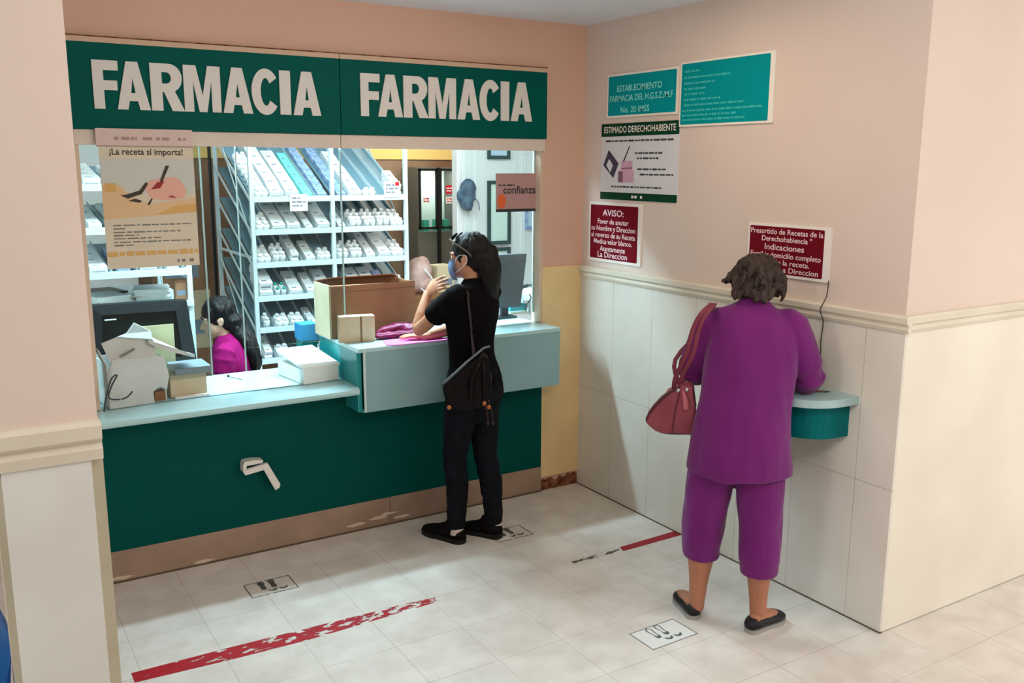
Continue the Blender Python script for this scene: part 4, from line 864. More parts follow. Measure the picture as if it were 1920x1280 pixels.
# her handbag
HB = V((-0.628, -1.535, 0.815)); HBR = R2.copy(); 
def PG(r, z, d=0.0): return HB+HBR*r+Z*z+F2*d
hb = thing('handbag', 'mauve leather handbag with dark edges on the shoulder of the woman in purple', 'bag', HB)
bm = bmesh.new(); prof = [(-0.105, 0.045), (-0.07, 0.015), (-0.01, -0.002), (0.10, 0.006), (0.105, 0.12), (0.085, 0.215), (0.04, 0.222), (-0.02, 0.18), (-0.07, 0.125), (-0.10, 0.075)]
prism(bm, [PG(r, z, -0.05) for r, z in prof], F2*0.10)
obj('bag_body', remesh(bm, 0.006, 8, folds(0.006, 16, 5.0, 0.8)), M_leather_m, hb, smooth=True)
bm = bmesh.new()
tube(bm, [PG(0.04, 0.215, -0.046), PG(-0.02, 0.178, -0.052), PG(-0.068, 0.123, -0.048), PG(-0.097, 0.072, -0.044), PG(-0.098, 0.05, -0.042), PG(-0.064, 0.022, -0.043), PG(-0.008, 0.006, -0.044), PG(0.095, 0.012, -0.044)], 0.0055, n=6, k=3)
obj('edge_piping', bm, M_leather_d, hb, smooth=True)
bm = bmesh.new(); tube(bm, [PG(0.035, 0.19, -0.057), PG(0.02, 0.11, -0.06), PG(0.012, 0.02, -0.058)], 0.0022, n=6, k=3); obj('centre_seam', bm, M_leather_d, hb)
bm = bmesh.new(); tube(bm, [PG(0.05, 0.20, -0.058), PG(0.062, 0.155, -0.063), PG(0.066, 0.12, -0.063)], [(0.006, 0.003), (0.012, 0.004), (0.013, 0.003)], side=HBR, n=8, k=2); obj('tassel', bm, mat('pale_mauve_leather', (180, 100, 110), rough=0.5), hb, smooth=True)
for o_ in (-0.016, 0.010):
    O = R2*o_; bm = bmesh.new()
    tube(bm, [PG(0.025, 0.19, -0.02)+O, PG(0.03, 0.25, -0.035)+O, V((-0.642, -1.655, 1.185))+O, V((-0.628, -1.668, 1.285))+O*0.9, V((-0.604, -1.682, 1.350))+O*0.8, V((-0.540, -1.665, 1.384))+O*0.7, P2(0.150, -0.120, 1.36)+O*0.6, P2(0.185, -0.145, 1.26)+O*0.6, P2(0.12, -0.25, 1.12)+O, PG(0.04, 0.21, 0.04)+O], (0.0095, 0.003), side=R2, n=8, k=4)
    obj('strap', bm, mat('strap_mauve', (120, 52, 68), rough=0.5, spec=0.2), hb, smooth=True)
for r, z in ((0.03, 0.20), (0.065, 0.205)):
    bm = bmesh.new(); lathe(bm, (0, 0, 0), [(0.008, -0.003), (0.009, 0), (0.008, 0.003)], 10, M=Matrix.Translation(PG(r, z, -0.055))@(-F2).to_track_quat('Z', 'Y').to_matrix().to_4x4()); obj('ring', bm, M_steel, hb, smooth=True)

# ------------------------------------------------------------------ inside the pharmacy: sloped shelf units
SL = 0.5; SA = math.atan(SL); CS, SN = math.cos(SA), math.sin(SA)
def shelf_unit(name, label, xs, F, D, levels, slope, ztop, loc, dividers):
    t = thing(name, label, 'shelving unit', loc)
    for x in xs:
        for y in (F, F+D):
            obj('post', bx((x-0.013, y-0.013, 0), (x+0.013, y+0.013, ztop)), M_white_metal, t)
    for i, zl in enumerate(levels):
        for x0, x1 in zip(xs, xs[1:]):
            bm = bmesh.new(); x0, x1 = x0+0.014, x1-0.014
            prism(bm, [(x0, F, zl), (x0, F+D-0.02, zl+slope*(D-0.02)), (x0, F+D-0.02, zl+slope*(D-0.02)+0.008), (x0, F, zl+0.008)], (x1-x0, 0, 0))
            tr = obj('tray', bm, M_tray, t)
            obj('label_rail', bx((x0-0.004, F-0.016, zl-0.003), (x1+0.004, F-0.004, zl+0.034)), M_white_metal, tr)
            bm = bmesh.new(); n = dividers
            for k in range(1, n):
                x = x0+(x1-x0)*k/n
                prism(bm, [(x-0.001, F, zl+0.008), (x-0.001, F+D-0.04, zl+slope*(D-0.04)+0.008), (x-0.001, F+D-0.04, zl+slope*(D-0.04)+0.035), (x-0.001, F, zl+0.042)], (0.002, 0, 0))
            obj('divider', bm, M_white_metal, tr)
    for x in (xs[0], xs[-1]):
        bm = bmesh.new()
        for zl in levels: prism(bm, [(x-0.014, F, zl), (x-0.014, F+D, zl+slope*D), (x-0.014, F+D, zl+slope*D+0.028), (x-0.014, F, zl+0.028)], (0.003, 0, 0))
        obj('side_rail', bm, M_white_metal, t)
        bm = bmesh.new()
        for zz in (0.35, 1.345): box(bm, (x-0.012, F, zz), (x-0.004, F+D, zz+0.018))
        for zz in (0.5, 1.45): prism(bm, [(x-0.010, F, zz), (x-0.010, F+D, zz+0.85), (x-0.010, F+D, zz+0.875), (x-0.010, F, zz+0.025)], (0.003, 0, 0))
        obj('side_brace', bm, M_white_metal, t)
    return t
UF, UD = 1.50, 0.86
LEV = [1.715, 1.503, 1.289, 1.068, 0.858, 0.648]
UX = [-1.535, -0.99, -0.448]
shelf_unit('sloped_shelf_unit', 'tall pale blue shelf unit of sloping trays full of white medicine cartons', UX, UF, UD, LEV, SL, 2.5, (-0.99, 1.93, 0), 5)
LF, LX = 0.66, [-2.655, -2.135]
lunit = shelf_unit('sloped_shelf_unit', 'white sloping shelf unit behind the beige poster at the left', LX, LF, 0.8, [1.82, 1.60, 1.372], 0.14, 2.4, (-2.4, 1.0, 0), 4)

# medicine stock: one of each kind, copied
def proto(name, bm, mats, smooth=False):
    me = bpy.data.meshes.new(name); bmesh.ops.recalc_face_normals(bm, faces=bm.faces); bm.to_mesh(me); bm.free()
    for m in mats: me.materials.append(m)
    if smooth:
        for p in me.polygons: p.use_smooth = True
    return me
def carton_mesh(wd, ln, ht, m):
    bm = bmesh.new(); box(bm, (-wd/2, 0, 0), (wd/2, ln, ht)); bmesh.ops.bevel(bm, geom=bm.edges[:], offset=0.0015, segments=1, affect='EDGES')
    for f in bm.faces: f.material_index = 0
    box(bm, (-wd*0.38, -0.0006, ht*0.25), (wd*0.38, 0.0, ht*0.5), 1); box(bm, (-wd*0.3, ln*0.2, ht), (wd*0.1, ln*0.32, ht+0.0006), 1)
    return proto('carton', bm, [m, M_print])
def bottle_mesh(r, h, m, capm):
    bm = bmesh.new(); lathe(bm, (0, 0, 0), [(r*0.9, 0), (r, 0.003), (r, h*0.62), (r*0.85, h*0.72), (r*0.45, h*0.78)], 12, 0); lathe(bm, (0, 0, 0), [(r*0.55, h*0.77), (r*0.58, h*0.98), (r*0.5, h)], 12, 1)
    return proto('bottle', bm, [m, capm], True)
KC = [carton_mesh(0.062, 0.11, 0.042, M_box), carton_mesh(0.05, 0.09, 0.03, M_box), carton_mesh(0.085, 0.12, 0.05, M_box), carton_mesh(0.06, 0.1, 0.035, M_boxb), carton_mesh(0.062, 0.12, 0.034, M_boxt)]
KB = [bottle_mesh(0.021, 0.075, M_box, M_cap), bottle_mesh(0.026, 0.06, M_box, M_cap), bottle_mesh(0.017, 0.06, M_box, M_tealcap)]
def put(me, name, loc, rot, label, cat, group):
    o = bpy.data.objects.new(name, me); C.objects.link(o); o.location = loc; o.rotation_euler = rot
    return props(o, label, cat, group)
ordn = ['topmost', 'second', 'third', 'fourth', 'fifth', 'lowest']
R = random.Random(21)
def on_tray(k, x, s, up=0.0086):   # s along the slope from the rail
    return (x, UF+0.004+s*CS, LEV[k]+0.0025+s*SN+up)
def lane(bay, i, n=5):
    x0, x1 = UX[bay]+0.014, UX[bay+1]-0.014; return x0+(x1-x0)*(i+0.5)/n
def cartons(k, bay, i, me, num, s0=0.006, step=0.112, dx=(0,), jit=0.003, stack=1, h=0.042):
    side = 'left' if bay == 0 else 'right'
    lab = 'small carton on the %s tray, %s bay of the tall shelf unit' % (ordn[k], side)
    lab2 = 'pale blue carton on the %s tray, %s bay of the tall shelf unit' % (ordn[k], side) if me in (KC[3],) else ('aqua carton on the %s tray, %s bay of the tall shelf unit' % (ordn[k], side) if me is KC[4] else 'white '+lab)
    for j in range(num):
        for d in dx:
            for q in range(stack):
                x, y, z = on_tray(k, lane(bay, i)+d+R.uniform(-jit, jit), s0+step*j, 0.0098+q*h/CS)
                put(me, 'medicine_carton', (x, y-q*h*SN*0.0, z), (SA, 0, R.uniform(-0.03, 0.03)), lab2, 'carton', 'cartons on the %s tray, %s bay' % (ordn[k], side) + (', pale blue' if me is KC[3] else ', aqua' if me is KC[4] else ''))
def bottles(k, bay, i, me, num, rows, s0=0.03, step=0.055, wd=0.042):
    side = 'left' if bay == 0 else 'right'
    cap_ = ', teal capped' if me is KB[2] else ''
    for j in range(num):
        for c in range(rows):
            x, y, z = on_tray(k, lane(bay, i)+(c-(rows-1)/2)*wd+R.uniform(-0.002, 0.002), s0+step*j, 0.0095)
            put(me, 'medicine_bottle', (x, y, z+0.002), (SA*0.94+R.uniform(-0.04, 0.04), R.uniform(-0.05, 0.05), 0), 'small %sbottle on the %s tray, %s bay of the tall shelf unit' % ('teal-capped white ' if cap_ else 'white ', ordn[k], side), 'bottle', 'bottles on the %s tray, %s bay%s' % (ordn[k], side, cap_))
# topmost tray
bottles(0, 0, 0, KB[1], 8, 2, step=0.075); cartons(0, 0, 1, KC[2], 6, step=0.122); cartons(0, 0, 2, KC[2], 5, step=0.122, stack=1); cartons(0, 0, 3, KC[4], 5, step=0.122); cartons(0, 0, 4, KC[3], 7, step=0.102, dx=(0,))
cartons(0, 1, 0, KC[3], 7, step=0.102); cartons(0, 1, 1, KC[2], 5, step=0.122); bottles(0, 1, 2, KB[1], 1, 2); cartons(0, 1, 4, KC[0], 2, stack=2)
# second
bottles(1, 0, 0, KB[1], 3, 2, step=0.06); cartons(1, 0, 1, KC[2], 3, step=0.122); cartons(1, 0, 2, KC[2], 3, step=0.122); cartons(1, 0, 3, KC[1], 4, step=0.094); cartons(1, 0, 4, KC[2], 3, step=0.122)
bottles(1, 1, 1, KB[0], 3, 2); bottles(1, 1, 2, KB[0], 3, 2); bottles(1, 1, 3, KB[0], 3, 2); bottles(1, 1, 4, KB[1], 3, 2, step=0.06); cartons(1, 1, 0, KC[1], 2, step=0.094)
# third
bottles(2, 0, 0, KB[1], 3, 2, step=0.06); bottles(2, 0, 1, KB[0], 3, 2); cartons(2, 0, 2, KC[1], 3, step=0.094, stack=2, h=0.032); cartons(2, 0, 3, KC[0], 2); bottles(2, 0, 4, KB[1], 2, 2)
bottles(2, 1, 0, KB[0], 3, 2); bottles(2, 1, 1, KB[0], 3, 2); cartons(2, 1, 2, KC[0], 3, stack=1); cartons(2, 1, 3, KC[2], 3, step=0.122); bottles(2, 1, 4, KB[1], 3, 2, step=0.06)
# fourth
cartons(3, 0, 0, KC[2], 2, step=0.122, stack=2, h=0.052); bottles(3, 0, 1, KB[2], 2, 2); cartons(3, 0, 2, KC[2], 2, step=0.122); cartons(3, 0, 3, KC[0], 2); cartons(3, 0, 4, KC[2], 2, step=0.122)
cartons(3, 1, 1, KC[2], 2, step=0.122); cartons(3, 1, 2, KC[2], 2, step=0.122); cartons(3, 1, 3, KC[3], 2); bottles(3, 1, 4, KB[1], 2, 2)
# fifth and lowest (left bay shows)
bottles(4, 0, 0, KB[0], 2, 1); bottles(4, 0, 1, KB[1], 2, 2); bottles(4, 0, 2, KB[1], 2, 2); cartons(4, 0, 3, KC[1], 2, step=0.094); bottles(4, 0, 4, KB[1], 2, 2)
cartons(5, 0, 0, KC[1], 2, step=0.094, stack=2, h=0.032); bottles(5, 0, 1, KB[1], 2, 2); bottles(5, 0, 3, KB[0], 2, 2); bottles(5, 0, 4, KB[0], 2, 2)
# bunches of paper tied on the rail of the top tray
for x, z, lab in ((-1.23, 1.70, 'small white printed card hanging under the top tray, left bay'), (-0.56, 1.78, 'white printed card with red corner at the right end of the top tray')):
    t = thing('price_card', lab, 'card', (x, UF-0.02, z)); W = onback(UF-0.02)
    obj('card', slab(W, x-0.06, z-0.05, x+0.06, z+0.06, 0, 0.002), M_white, t)
    bm = bmesh.new(); bars(bm, W, [(x-0.045, x+0.02, z+0.035), (x-0.045, x+0.045, z+0.01), (x-0.045, x+0.03, z-0.015)], 0.0024, 0.012, seed=int(-x*10)); obj('print', bm, M_print, t)
    if x > -1:
        bm = bmesh.new(); poly(bm, W, [(x+0.025, z+0.03), (x+0.055, z+0.03), (x+0.055, z+0.055), (x+0.025, z+0.055)], 0.0024); obj('red_print', bm, M_red, t)

# stock on the left unit
def on_left(zl, x, s): return (x, LF+0.005+s, zl+0.009+0.14*s)
LL = [1.82, 1.60, 1.372]; la = math.atan(0.14)
for k, zl in enumerate(LL):
    for i in range(4):
        for j in range(4 if i < 2 else 3):
            me = [KC[2], KC[0], KC[2], KC[3]][(i+k) % 4]
            x, y, z = on_left(zl, LX[0]+0.075+0.122*i, 0.01+0.135*j)
            pale = me is KC[3]
            put(me, 'medicine_carton', (x, y, z+0.001), (la, 0, R.uniform(-0.03, 0.03)), '%s carton on the %s tray of the left shelf unit behind the poster' % ('pale blue' if pale else 'white', ['topmost', 'middle', 'lowest'][k]), 'carton', 'cartons on the %s left tray%s' % (['topmost', 'middle', 'lowest'][k], ', pale blue' if pale else ''))
# flat second shelf of the left unit with papers
t = lunit
bm = bmesh.new(); box(bm, (LX[0]-0.012, 0.644, 1.208), (LX[1]+0.012, 1.46, 1.228)); obj('flat_board', bm, M_white_metal, t)
bm = bmesh.new(); box(bm, (LX[0]-0.012, 0.636, 1.20), (LX[1]+0.012, 0.643, 1.232)); obj('front_lip', bm, M_white_metal, t)
for i, (x, y, a, n, m, lab) in enumerate(((-2.54, 0.86, 0.3, 6, M_white, 'stack of white paper lying left on the flat shelf above the monitor'), (-2.50, 1.18, 0.2, 3, M_black, 'black folder lying on the flat shelf above the monitor'), (-2.29, 0.90, -0.2, 9, M_white, 'tall stack of white papers right on the flat shelf above the monitor'))):
    bm = bmesh.new(); RR = random.Random(i)
    for j in range(n): box(bm, (-0.09, -0.12, j*0.006), (0.09, 0.12, j*0.006+0.005), 0, Matrix.Translation((x, y, 1.229))@Matrix.Rotation(a+RR.uniform(-0.12, 0.12), 4, 'Z'))
    props(obj('paper_stack', bm, m, loc=(x, y, 1.229)), lab, 'paper')
put(carton_mesh(0.06, 0.05, 0.11, M_card), 'small_box', (-2.18, 0.665, 1.229), (0, 0, 0), 'small brown box at the right end of the flat shelf above the monitor', 'box', None)

# black monitor on a low inner desk
dk = thing('inner_desk', 'narrow white desk behind the lower counter carrying the black monitor', 'desk', (-2.5, 0.56, 0))
obj('desk_top', bx((-2.95, 0.475, 0.765), (-2.13, 0.640, 0.795)), M_white_metal, dk)
for x, y in ((-2.93, 0.497), (-2.15, 0.497), (-2.93, 0.62), (-2.15, 0.62)): obj('leg', bx((x-0.016, y-0.016, 0), (x+0.016, y+0.016, 0.765)), M_white_metal, dk)
mo = thing('computer_monitor', 'big black monitor standing behind the opened white carton at the left', 'monitor', (-2.42, 0.58, 0.81))
def MM(x0, x1, z0, z1, y): return (x0, y, z0), (x1, y, z1)
bm = bmesh.new(); o4 = [(-2.68, 0.52, 0.90), (-2.15, 0.52, 0.89), (-2.18, 0.55, 1.245), (-2.66, 0.55, 1.25)]; i4 = [(-2.615, 0.512, 0.955), (-2.225, 0.512, 0.95), (-2.24, 0.536, 1.195), (-2.60, 0.536, 1.20)]
vo = [bm.verts.new(p) for p in o4]; vi = [bm.verts.new(p) for p in i4]; vb = [bm.verts.new(V(p)+V((0, 0.065, 0))) for p in o4]; vd = [bm.verts.new(V(p)+V((0, 0.018, 0))) for p in i4]
for a in range(4):
    b = (a+1) % 4; bm.faces.new((vo[a], vo[b], vi[b], vi[a])); bm.faces.new((vo[b], vo[a], vb[a], vb[b])); bm.faces.new((vi[a], vi[b], vd[b], vd[a]))
bm.faces.new(vb); obj('housing', bm, mat('black_monitor_housing', (16, 28, 32), rough=0.4, spec=0.25), mo)
bm = bmesh.new(); prism(bm, [V(p)+V((0, 0.0175, 0)) for p in i4], (0, 0.004, 0)); obj('screen', bm, M_screen, mo)
obj('badge', bx((-2.59, 0.527, 1.172), (-2.535, 0.531, 1.178), None), M_white, mo)
bm = bmesh.new(); box(bm, (-2.47, 0.55, 0.80), (-2.37, 0.575, 0.95)); lathe(bm, (-2.42, 0.558, 0.7955), [(0.075, 0), (0.075, 0.012), (0.04, 0.022)], 20); obj('stand', bm, M_black, mo)

# opened white carton and litter on the lower counter
oc = thing('opened_carton', 'crumpled white carton with raised flaps at the left end of the lower counter', 'box', (-2.55, 0.08, 0.845))
ang = 0.10
Mo = Matrix.Translation((-2.555, 0.10, 0.8455))@Matrix.Rotation(ang, 4, 'Z')
def qo(x, y, z): return Mo@V((x, y, z))
M_wc = mat('worn_white_carton', (204, 208, 204), rough=0.7, var=0.1, vscale=8)
bm = bmesh.new()
prism(bm, [qo(-0.125, -0.10, 0), qo(0.075, -0.10, 0), qo(0.072, -0.10, 0.055), qo(0.105, -0.10, 0.075), qo(0.135, -0.10, 0.055), qo(0.15, -0.10, 0.12), qo(0.13, -0.10, 0.22), qo(-0.10, -0.11, 0.23), qo(-0.125, -0.10, 0.15)], Mo.to_3x3()@V((0, 0.006, 0)))
prism(bm, [qo(-0.125, -0.095, 0), qo(-0.125, 0.13, 0), qo(-0.125, 0.13, 0.21), qo(-0.125, -0.095, 0.21)], Mo.to_3x3()@V((0.006, 0, 0)))
prism(bm, [qo(0.13, -0.09, 0.0), qo(0.13, 0.13, 0), qo(0.13, 0.13, 0.21), qo(0.13, -0.09, 0.21)], Mo.to_3x3()@V((0.006, 0, 0)))
prism(bm, [qo(-0.12, 0.13, 0), qo(0.13, 0.13, 0), qo(0.13, 0.13, 0.21), qo(-0.12, 0.13, 0.21)], Mo.to_3x3()@V((0, 0.006, 0)))
box(bm, (-0.12, -0.09, 0), (0.13, 0.13, 0.006), 0, Mo)
obj('carton_body', bm, M_wc, oc)
bm = bmesh.new(); prism(bm, [qo(-0.11, -0.105, 0.22), qo(0.10, -0.10, 0.22), qo(0.10, -0.03, 0.33), qo(0.03, -0.02, 0.375), qo(-0.01, -0.03, 0.33), qo(-0.13, -0.06, 0.30)], Mo.to_3x3()@V((0, 0.006, 0.002))); obj('flap', bm, M_wc, oc)
bm = bmesh.new(); prism(bm, [qo(0.07, -0.09, 0.30), qo(0.14, -0.10, 0.26), qo(0.29, -0.06, 0.20), qo(0.285, 0.06, 0.19), qo(0.10, 0.10, 0.30)], Mo.to_3x3()@V((0, 0, -0.016))); obj('flap', bm, M_wc, oc)
bm = bmesh.new(); prism(bm, [qo(-0.125, -0.10, 0.20), qo(-0.155, -0.09, 0.275), qo(-0.155, 0.04, 0.29), qo(-0.125, 0.10, 0.22)], Mo.to_3x3()@V((0.004, 0, 0.004))); obj('flap', bm, M_wc, oc)
bm = bmesh.new(); prism(bm, [qo(-0.06, -0.1055, 0.235), qo(0.005, -0.102, 0.265), qo(0.0, -0.101, 0.275), qo(-0.065, -0.1045, 0.245)], Mo.to_3x3()@V((0, -0.002, 0))); obj('print', bm, M_inkg, oc)
bm = bmesh.new(); box(bm, (0.078, -0.097, 0.006), (0.128, -0.03, 0.05), 0, Mo); obj('brown_lining', bm, M_brown, oc)
props(obj('yellow_sheet', bx((-2.47, 0.272, 0.845), (-2.31, 0.276, 1.17), Matrix.Translation((0, 0, 0))), M_yelpaper, loc=(-2.39, 0.25, 0.845)), 'pale yellow sheet standing behind the opened white carton', 'paper')
t = thing('small_carton', 'small brown carton with grey lid, right of the crumpled white carton', 'box', (-2.27, 0.11, 0.845))
obj('carton_body', bx((-2.385, 0.06, 0.8455), (-2.215, 0.24, 0.955)), M_card_l, t)
obj('carton_lid', bx((-2.36, 0.05, 0.9555), (-2.19, 0.25, 0.985)), mat('slate_lid', (120, 134, 140), rough=0.4), t)
props(obj('counter_mat', bx((-2.37, 0.03, 0.843), (-2.21, 0.055, 0.852)), M_white, loc=(-2.29, 0.04, 0.843)), 'narrow white strip lying in front of the small brown carton', 'strip')
bm = bmesh.new(); tube(bm, [(-2.70, -0.055, 0.849), (-2.69, -0.05, 0.90), (-2.66, -0.045, 0.99), (-2.632, -0.045, 1.01), (-2.66, -0.045, 0.96), (-2.675, -0.045, 0.91), (-2.64, -0.045, 0.895), (-2.60, -0.045, 0.90), (-2.572, -0.045, 0.925)], 0.0035, n=6, k=4)
props(obj('cable', bm, M_dkgrey, loc=(-2.66, -0.05, 0.849)), 'looped dark cable in front of the crumpled white carton', 'cable')
t = thing('white_box', 'white lidded box on the lower counter against the raised counter end', 'box', (-1.60, 0.13, 0.845))
Mb = Matrix.Translation((-1.665, 0.16, 0.8455))@Matrix.Rotation(0.13, 4, 'Z')
bm = bmesh.new(); box(bm, (-0.10, -0.15, 0), (0.10, 0.15, 0.075), 0, Mb); obj('box_body', bm, M_white, t, bevel=0.003)
bm = bmesh.new(); prism(bm, [Mb@V(p) for p in ((-0.105, -0.155, 0.076), (0.105, -0.155, 0.076), (0.105, 0.155, 0.125), (-0.105, 0.155, 0.125))], (0, 0, 0.012)); obj('box_lid', bm, M_white, t, bevel=0.002)
t = thing('bell_pen', 'small dark pen lying on the lower counter before the clerk', 'pen', (-2.02, 0.34, 0.845))
bm = bmesh.new(); tube(bm, [(-2.03, 0.36, 0.849), (-1.985, 0.27, 0.847)], 0.0022, n=6); obj('barrel', bm, M_inkg, t)
bm = bmesh.new(); ell(bm, (-2.032, 0.363, 0.852), V((0.008, 0, 0)), V((0, 0.008, 0)), V((0, 0, 0.006)), 8); obj('cap', bm, M_black, t)

# on the raised counter
t = thing('cardboard_box', 'large brown cardboard box standing on the raised counter, pale narrow end to the left', 'box', (-1.3, 0.2, 1.043))
Mc = Matrix.Translation((-1.545, 0.12, 1.043))@Matrix.Rotation(0.02, 4, 'Z')
bm = bmesh.new()
for a, b in (((0, 0, 0), (0.50, 0.005, 0.275)), ((0, 0.21, 0), (0.50, 0.215, 0.29)), ((0, 0, 0), (0.5, 0.215, 0.005)), ((0.495, 0.005, 0), (0.5, 0.21, 0.275))): box(bm, a, b, 0, Mc)
obj('box_body', bm, M_card, t)
bm = bmesh.new(); box(bm, (-0.006, -0.001, 0), (0.004, 0.216, 0.285), 0, Mc); obj('box_end', bm, M_card_l, t)
bm = bmesh.new(); prism(bm, [Mc@V(p) for p in ((0.01, 0.21, 0.289), (0.49, 0.21, 0.289), (0.42, 0.11, 0.31), (0.05, 0.10, 0.312))], (0, 0, 0.004)); prism(bm, [Mc@V(p) for p in ((0.0, 0.002, 0.276), (0.5, 0.002, 0.276), (0.47, 0.09, 0.262), (0.02, 0.10, 0.268))], (0, 0, 0.004)); obj('flap', bm, M_card, t)
bm = bmesh.new(); box(bm, (0.085, -0.001, 0.0), (0.092, 0.0, 0.275), 0, Mc); box(bm, (0.0, -0.001, 0.245), (0.5, 0.0, 0.249), 0, Mc); obj('tape', bm, M_tape, t)
t = thing('small_parcel', 'small pale parcel in front of the large brown cardboard box', 'box', (-1.47, 0.0, 1.043))
Mp = Matrix.Translation((-1.535, 0.045, 1.043))@Matrix.Rotation(-0.22, 4, 'Z')
bm = bmesh.new(); box(bm, (0, -0.05, 0), (0.185, 0.02, 0.135), 0, Mp); obj('parcel_body', bm, M_card_l, t, bevel=0.002)
bm = bmesh.new(); box(bm, (0.108, -0.0508, 0), (0.118, -0.05, 0.135), 0, Mp); obj('tape', bm, M_tape, t)
t = thing('blue_bin', 'blue and teal plastic bin just behind the left end of the raised counter', 'bin', (-1.56, 0.24, 0.845))
bm = bmesh.new(); box(bm, (-1.62, 0.365, 0.8455), (-1.535, 0.47, 1.0)); obj('bin_base', bm, M_greenbin, t); 
bm = bmesh.new(); box(bm, (-1.625, 0.36, 1.0005), (-1.53, 0.475, 1.09)); obj('bin_top', bm, M_bluebin, t, bevel=0.004)
bm = bmesh.new(); prism(bm, [(-1.365, -0.185, 1.043), (-1.315, -0.212, 1.043), (-1.02, -0.212, 1.043), (-1.02, -0.06, 1.043), (-1.33, -0.06, 1.043)], (0, 0, 0.003)); 
props(obj('pink_sheet', bm, M_magsheet, loc=(-1.2, -0.15, 1.043)), 'bright pink sheet on the raised counter before the woman in black', 'paper')
bm = bmesh.new()
prism(bm, [(-1.36, -0.02, 1.052), (-1.30, -0.05, 1.052), (-1.05, -0.05, 1.052), (-1.03, 0.06, 1.052), (-1.30, 0.075, 1.052)], (0, 0, 0.018))
ell(bm, (-1.22, 0.035, 1.082), V((0.11, 0.01, 0)), V((0, 0.035, 0)), V((0.03, 0, 0.030)), 16); ell(bm, (-1.12, 0.02, 1.078), V((0.07, 0, 0)), V((0, 0.035, 0)), V((0, 0, 0.026)), 14)
props(obj('magenta_bag', remesh(bm, 0.006, 3, folds(0.008, 22, 1.0, 1.0)), M_magbag, loc=(-1.22, 0, 1.043), smooth=True), 'crumpled magenta plastic bag on the raised counter under the hand', 'bag')
# monitor seen from behind at the right
t = thing('computer_monitor', 'dark grey monitor seen from behind on the raised counter, right of the woman in black', 'monitor', (-0.38, 0.27, 1.043))
bm = bmesh.new(); prism(bm, [(-0.47, 0.20, 1.115), (-0.285, 0.235, 1.105), (-0.232, 0.25, 1.425), (-0.45, 0.215, 1.43)], V((-0.008, 0.05, 0)))
obj('back_shell', bm, mat('charcoal_shell', (66, 74, 80), rough=0.5, rgb2=(56, 64, 72), vscale=3), t, bevel=0.006)
bm = bmesh.new(); box(bm, (-0.40, 0.27, 1.044), (-0.35, 0.29, 1.18)); box(bm, (-0.46, 0.21, 1.043), (-0.325, 0.33, 1.054)); obj('stand', bm, M_dkgrey, t)
bm = bmesh.new()
for k in range(9): box(bm, (-0.49, 0.238+k*0.0, 1.17+k*0.022), (-0.38, 0.262, 1.174+k*0.022), 0, Matrix.Translation((0.03, -0.003, 0)))
bm.free()
# printed boxes and telephone behind it
for (a, b, m, lab) in (((-0.315, 0.30, 1.043), (-0.20, 0.40, 1.065), M_mint, 'flat mint green box under the monitor on the raised counter'), ((-0.31, 0.31, 1.066), (-0.20, 0.39, 1.115), mat('sea_blue_carton', (60, 160, 176), rough=0.5), 'blue-green box under the right edge of the grey monitor'), ((-0.19, 0.27, 1.043), (-0.10, 0.38, 1.115), M_white, 'white box at the right end of the raised counter')):
    props(obj('carton', bx(a, b), m, loc=((a[0]+b[0])/2, (a[1]+b[1])/2, a[2])), lab, 'box')
t = thing('telephone', 'pale desk telephone standing on boxes beside the grey monitor', 'telephone', (-0.15, 0.34, 1.116))
bm = bmesh.new(); prism(bm, [(-0.235, 0.27, 1.116), (-0.095, 0.27, 1.116), (-0.095, 0.41, 1.116), (-0.235, 0.41, 1.116)], (0, 0, 0.02)); prism(bm, [(-0.225, 0.28, 1.136), (-0.225, 0.40, 1.136), (-0.225, 0.40, 1.19), (-0.225, 0.29, 1.15)], (0.12, 0, 0)); obj('phone_base', bm, mat('pale_phone_plastic', (206, 216, 226), rough=0.4), t, bevel=0.003)
bm = bmesh.new(); tube(bm, [(-0.245, 0.30, 1.20), (-0.235, 0.305, 1.215), (-0.16, 0.31, 1.222), (-0.09, 0.305, 1.215), (-0.08, 0.30, 1.20)], [0.018, 0.016, 0.010, 0.016, 0.018], n=10, k=3); obj('handset', bm, M_dkgrey, t, smooth=True)
bm = bmesh.new(); tube(bm, [(-0.19, 0.285, 1.17), (-0.185, 0.27, 1.15), (-0.20, 0.265, 1.13), (-0.21, 0.268, 1.118)], 0.004, n=6, k=3); obj('phone_cord', bm, M_dkgrey, t)

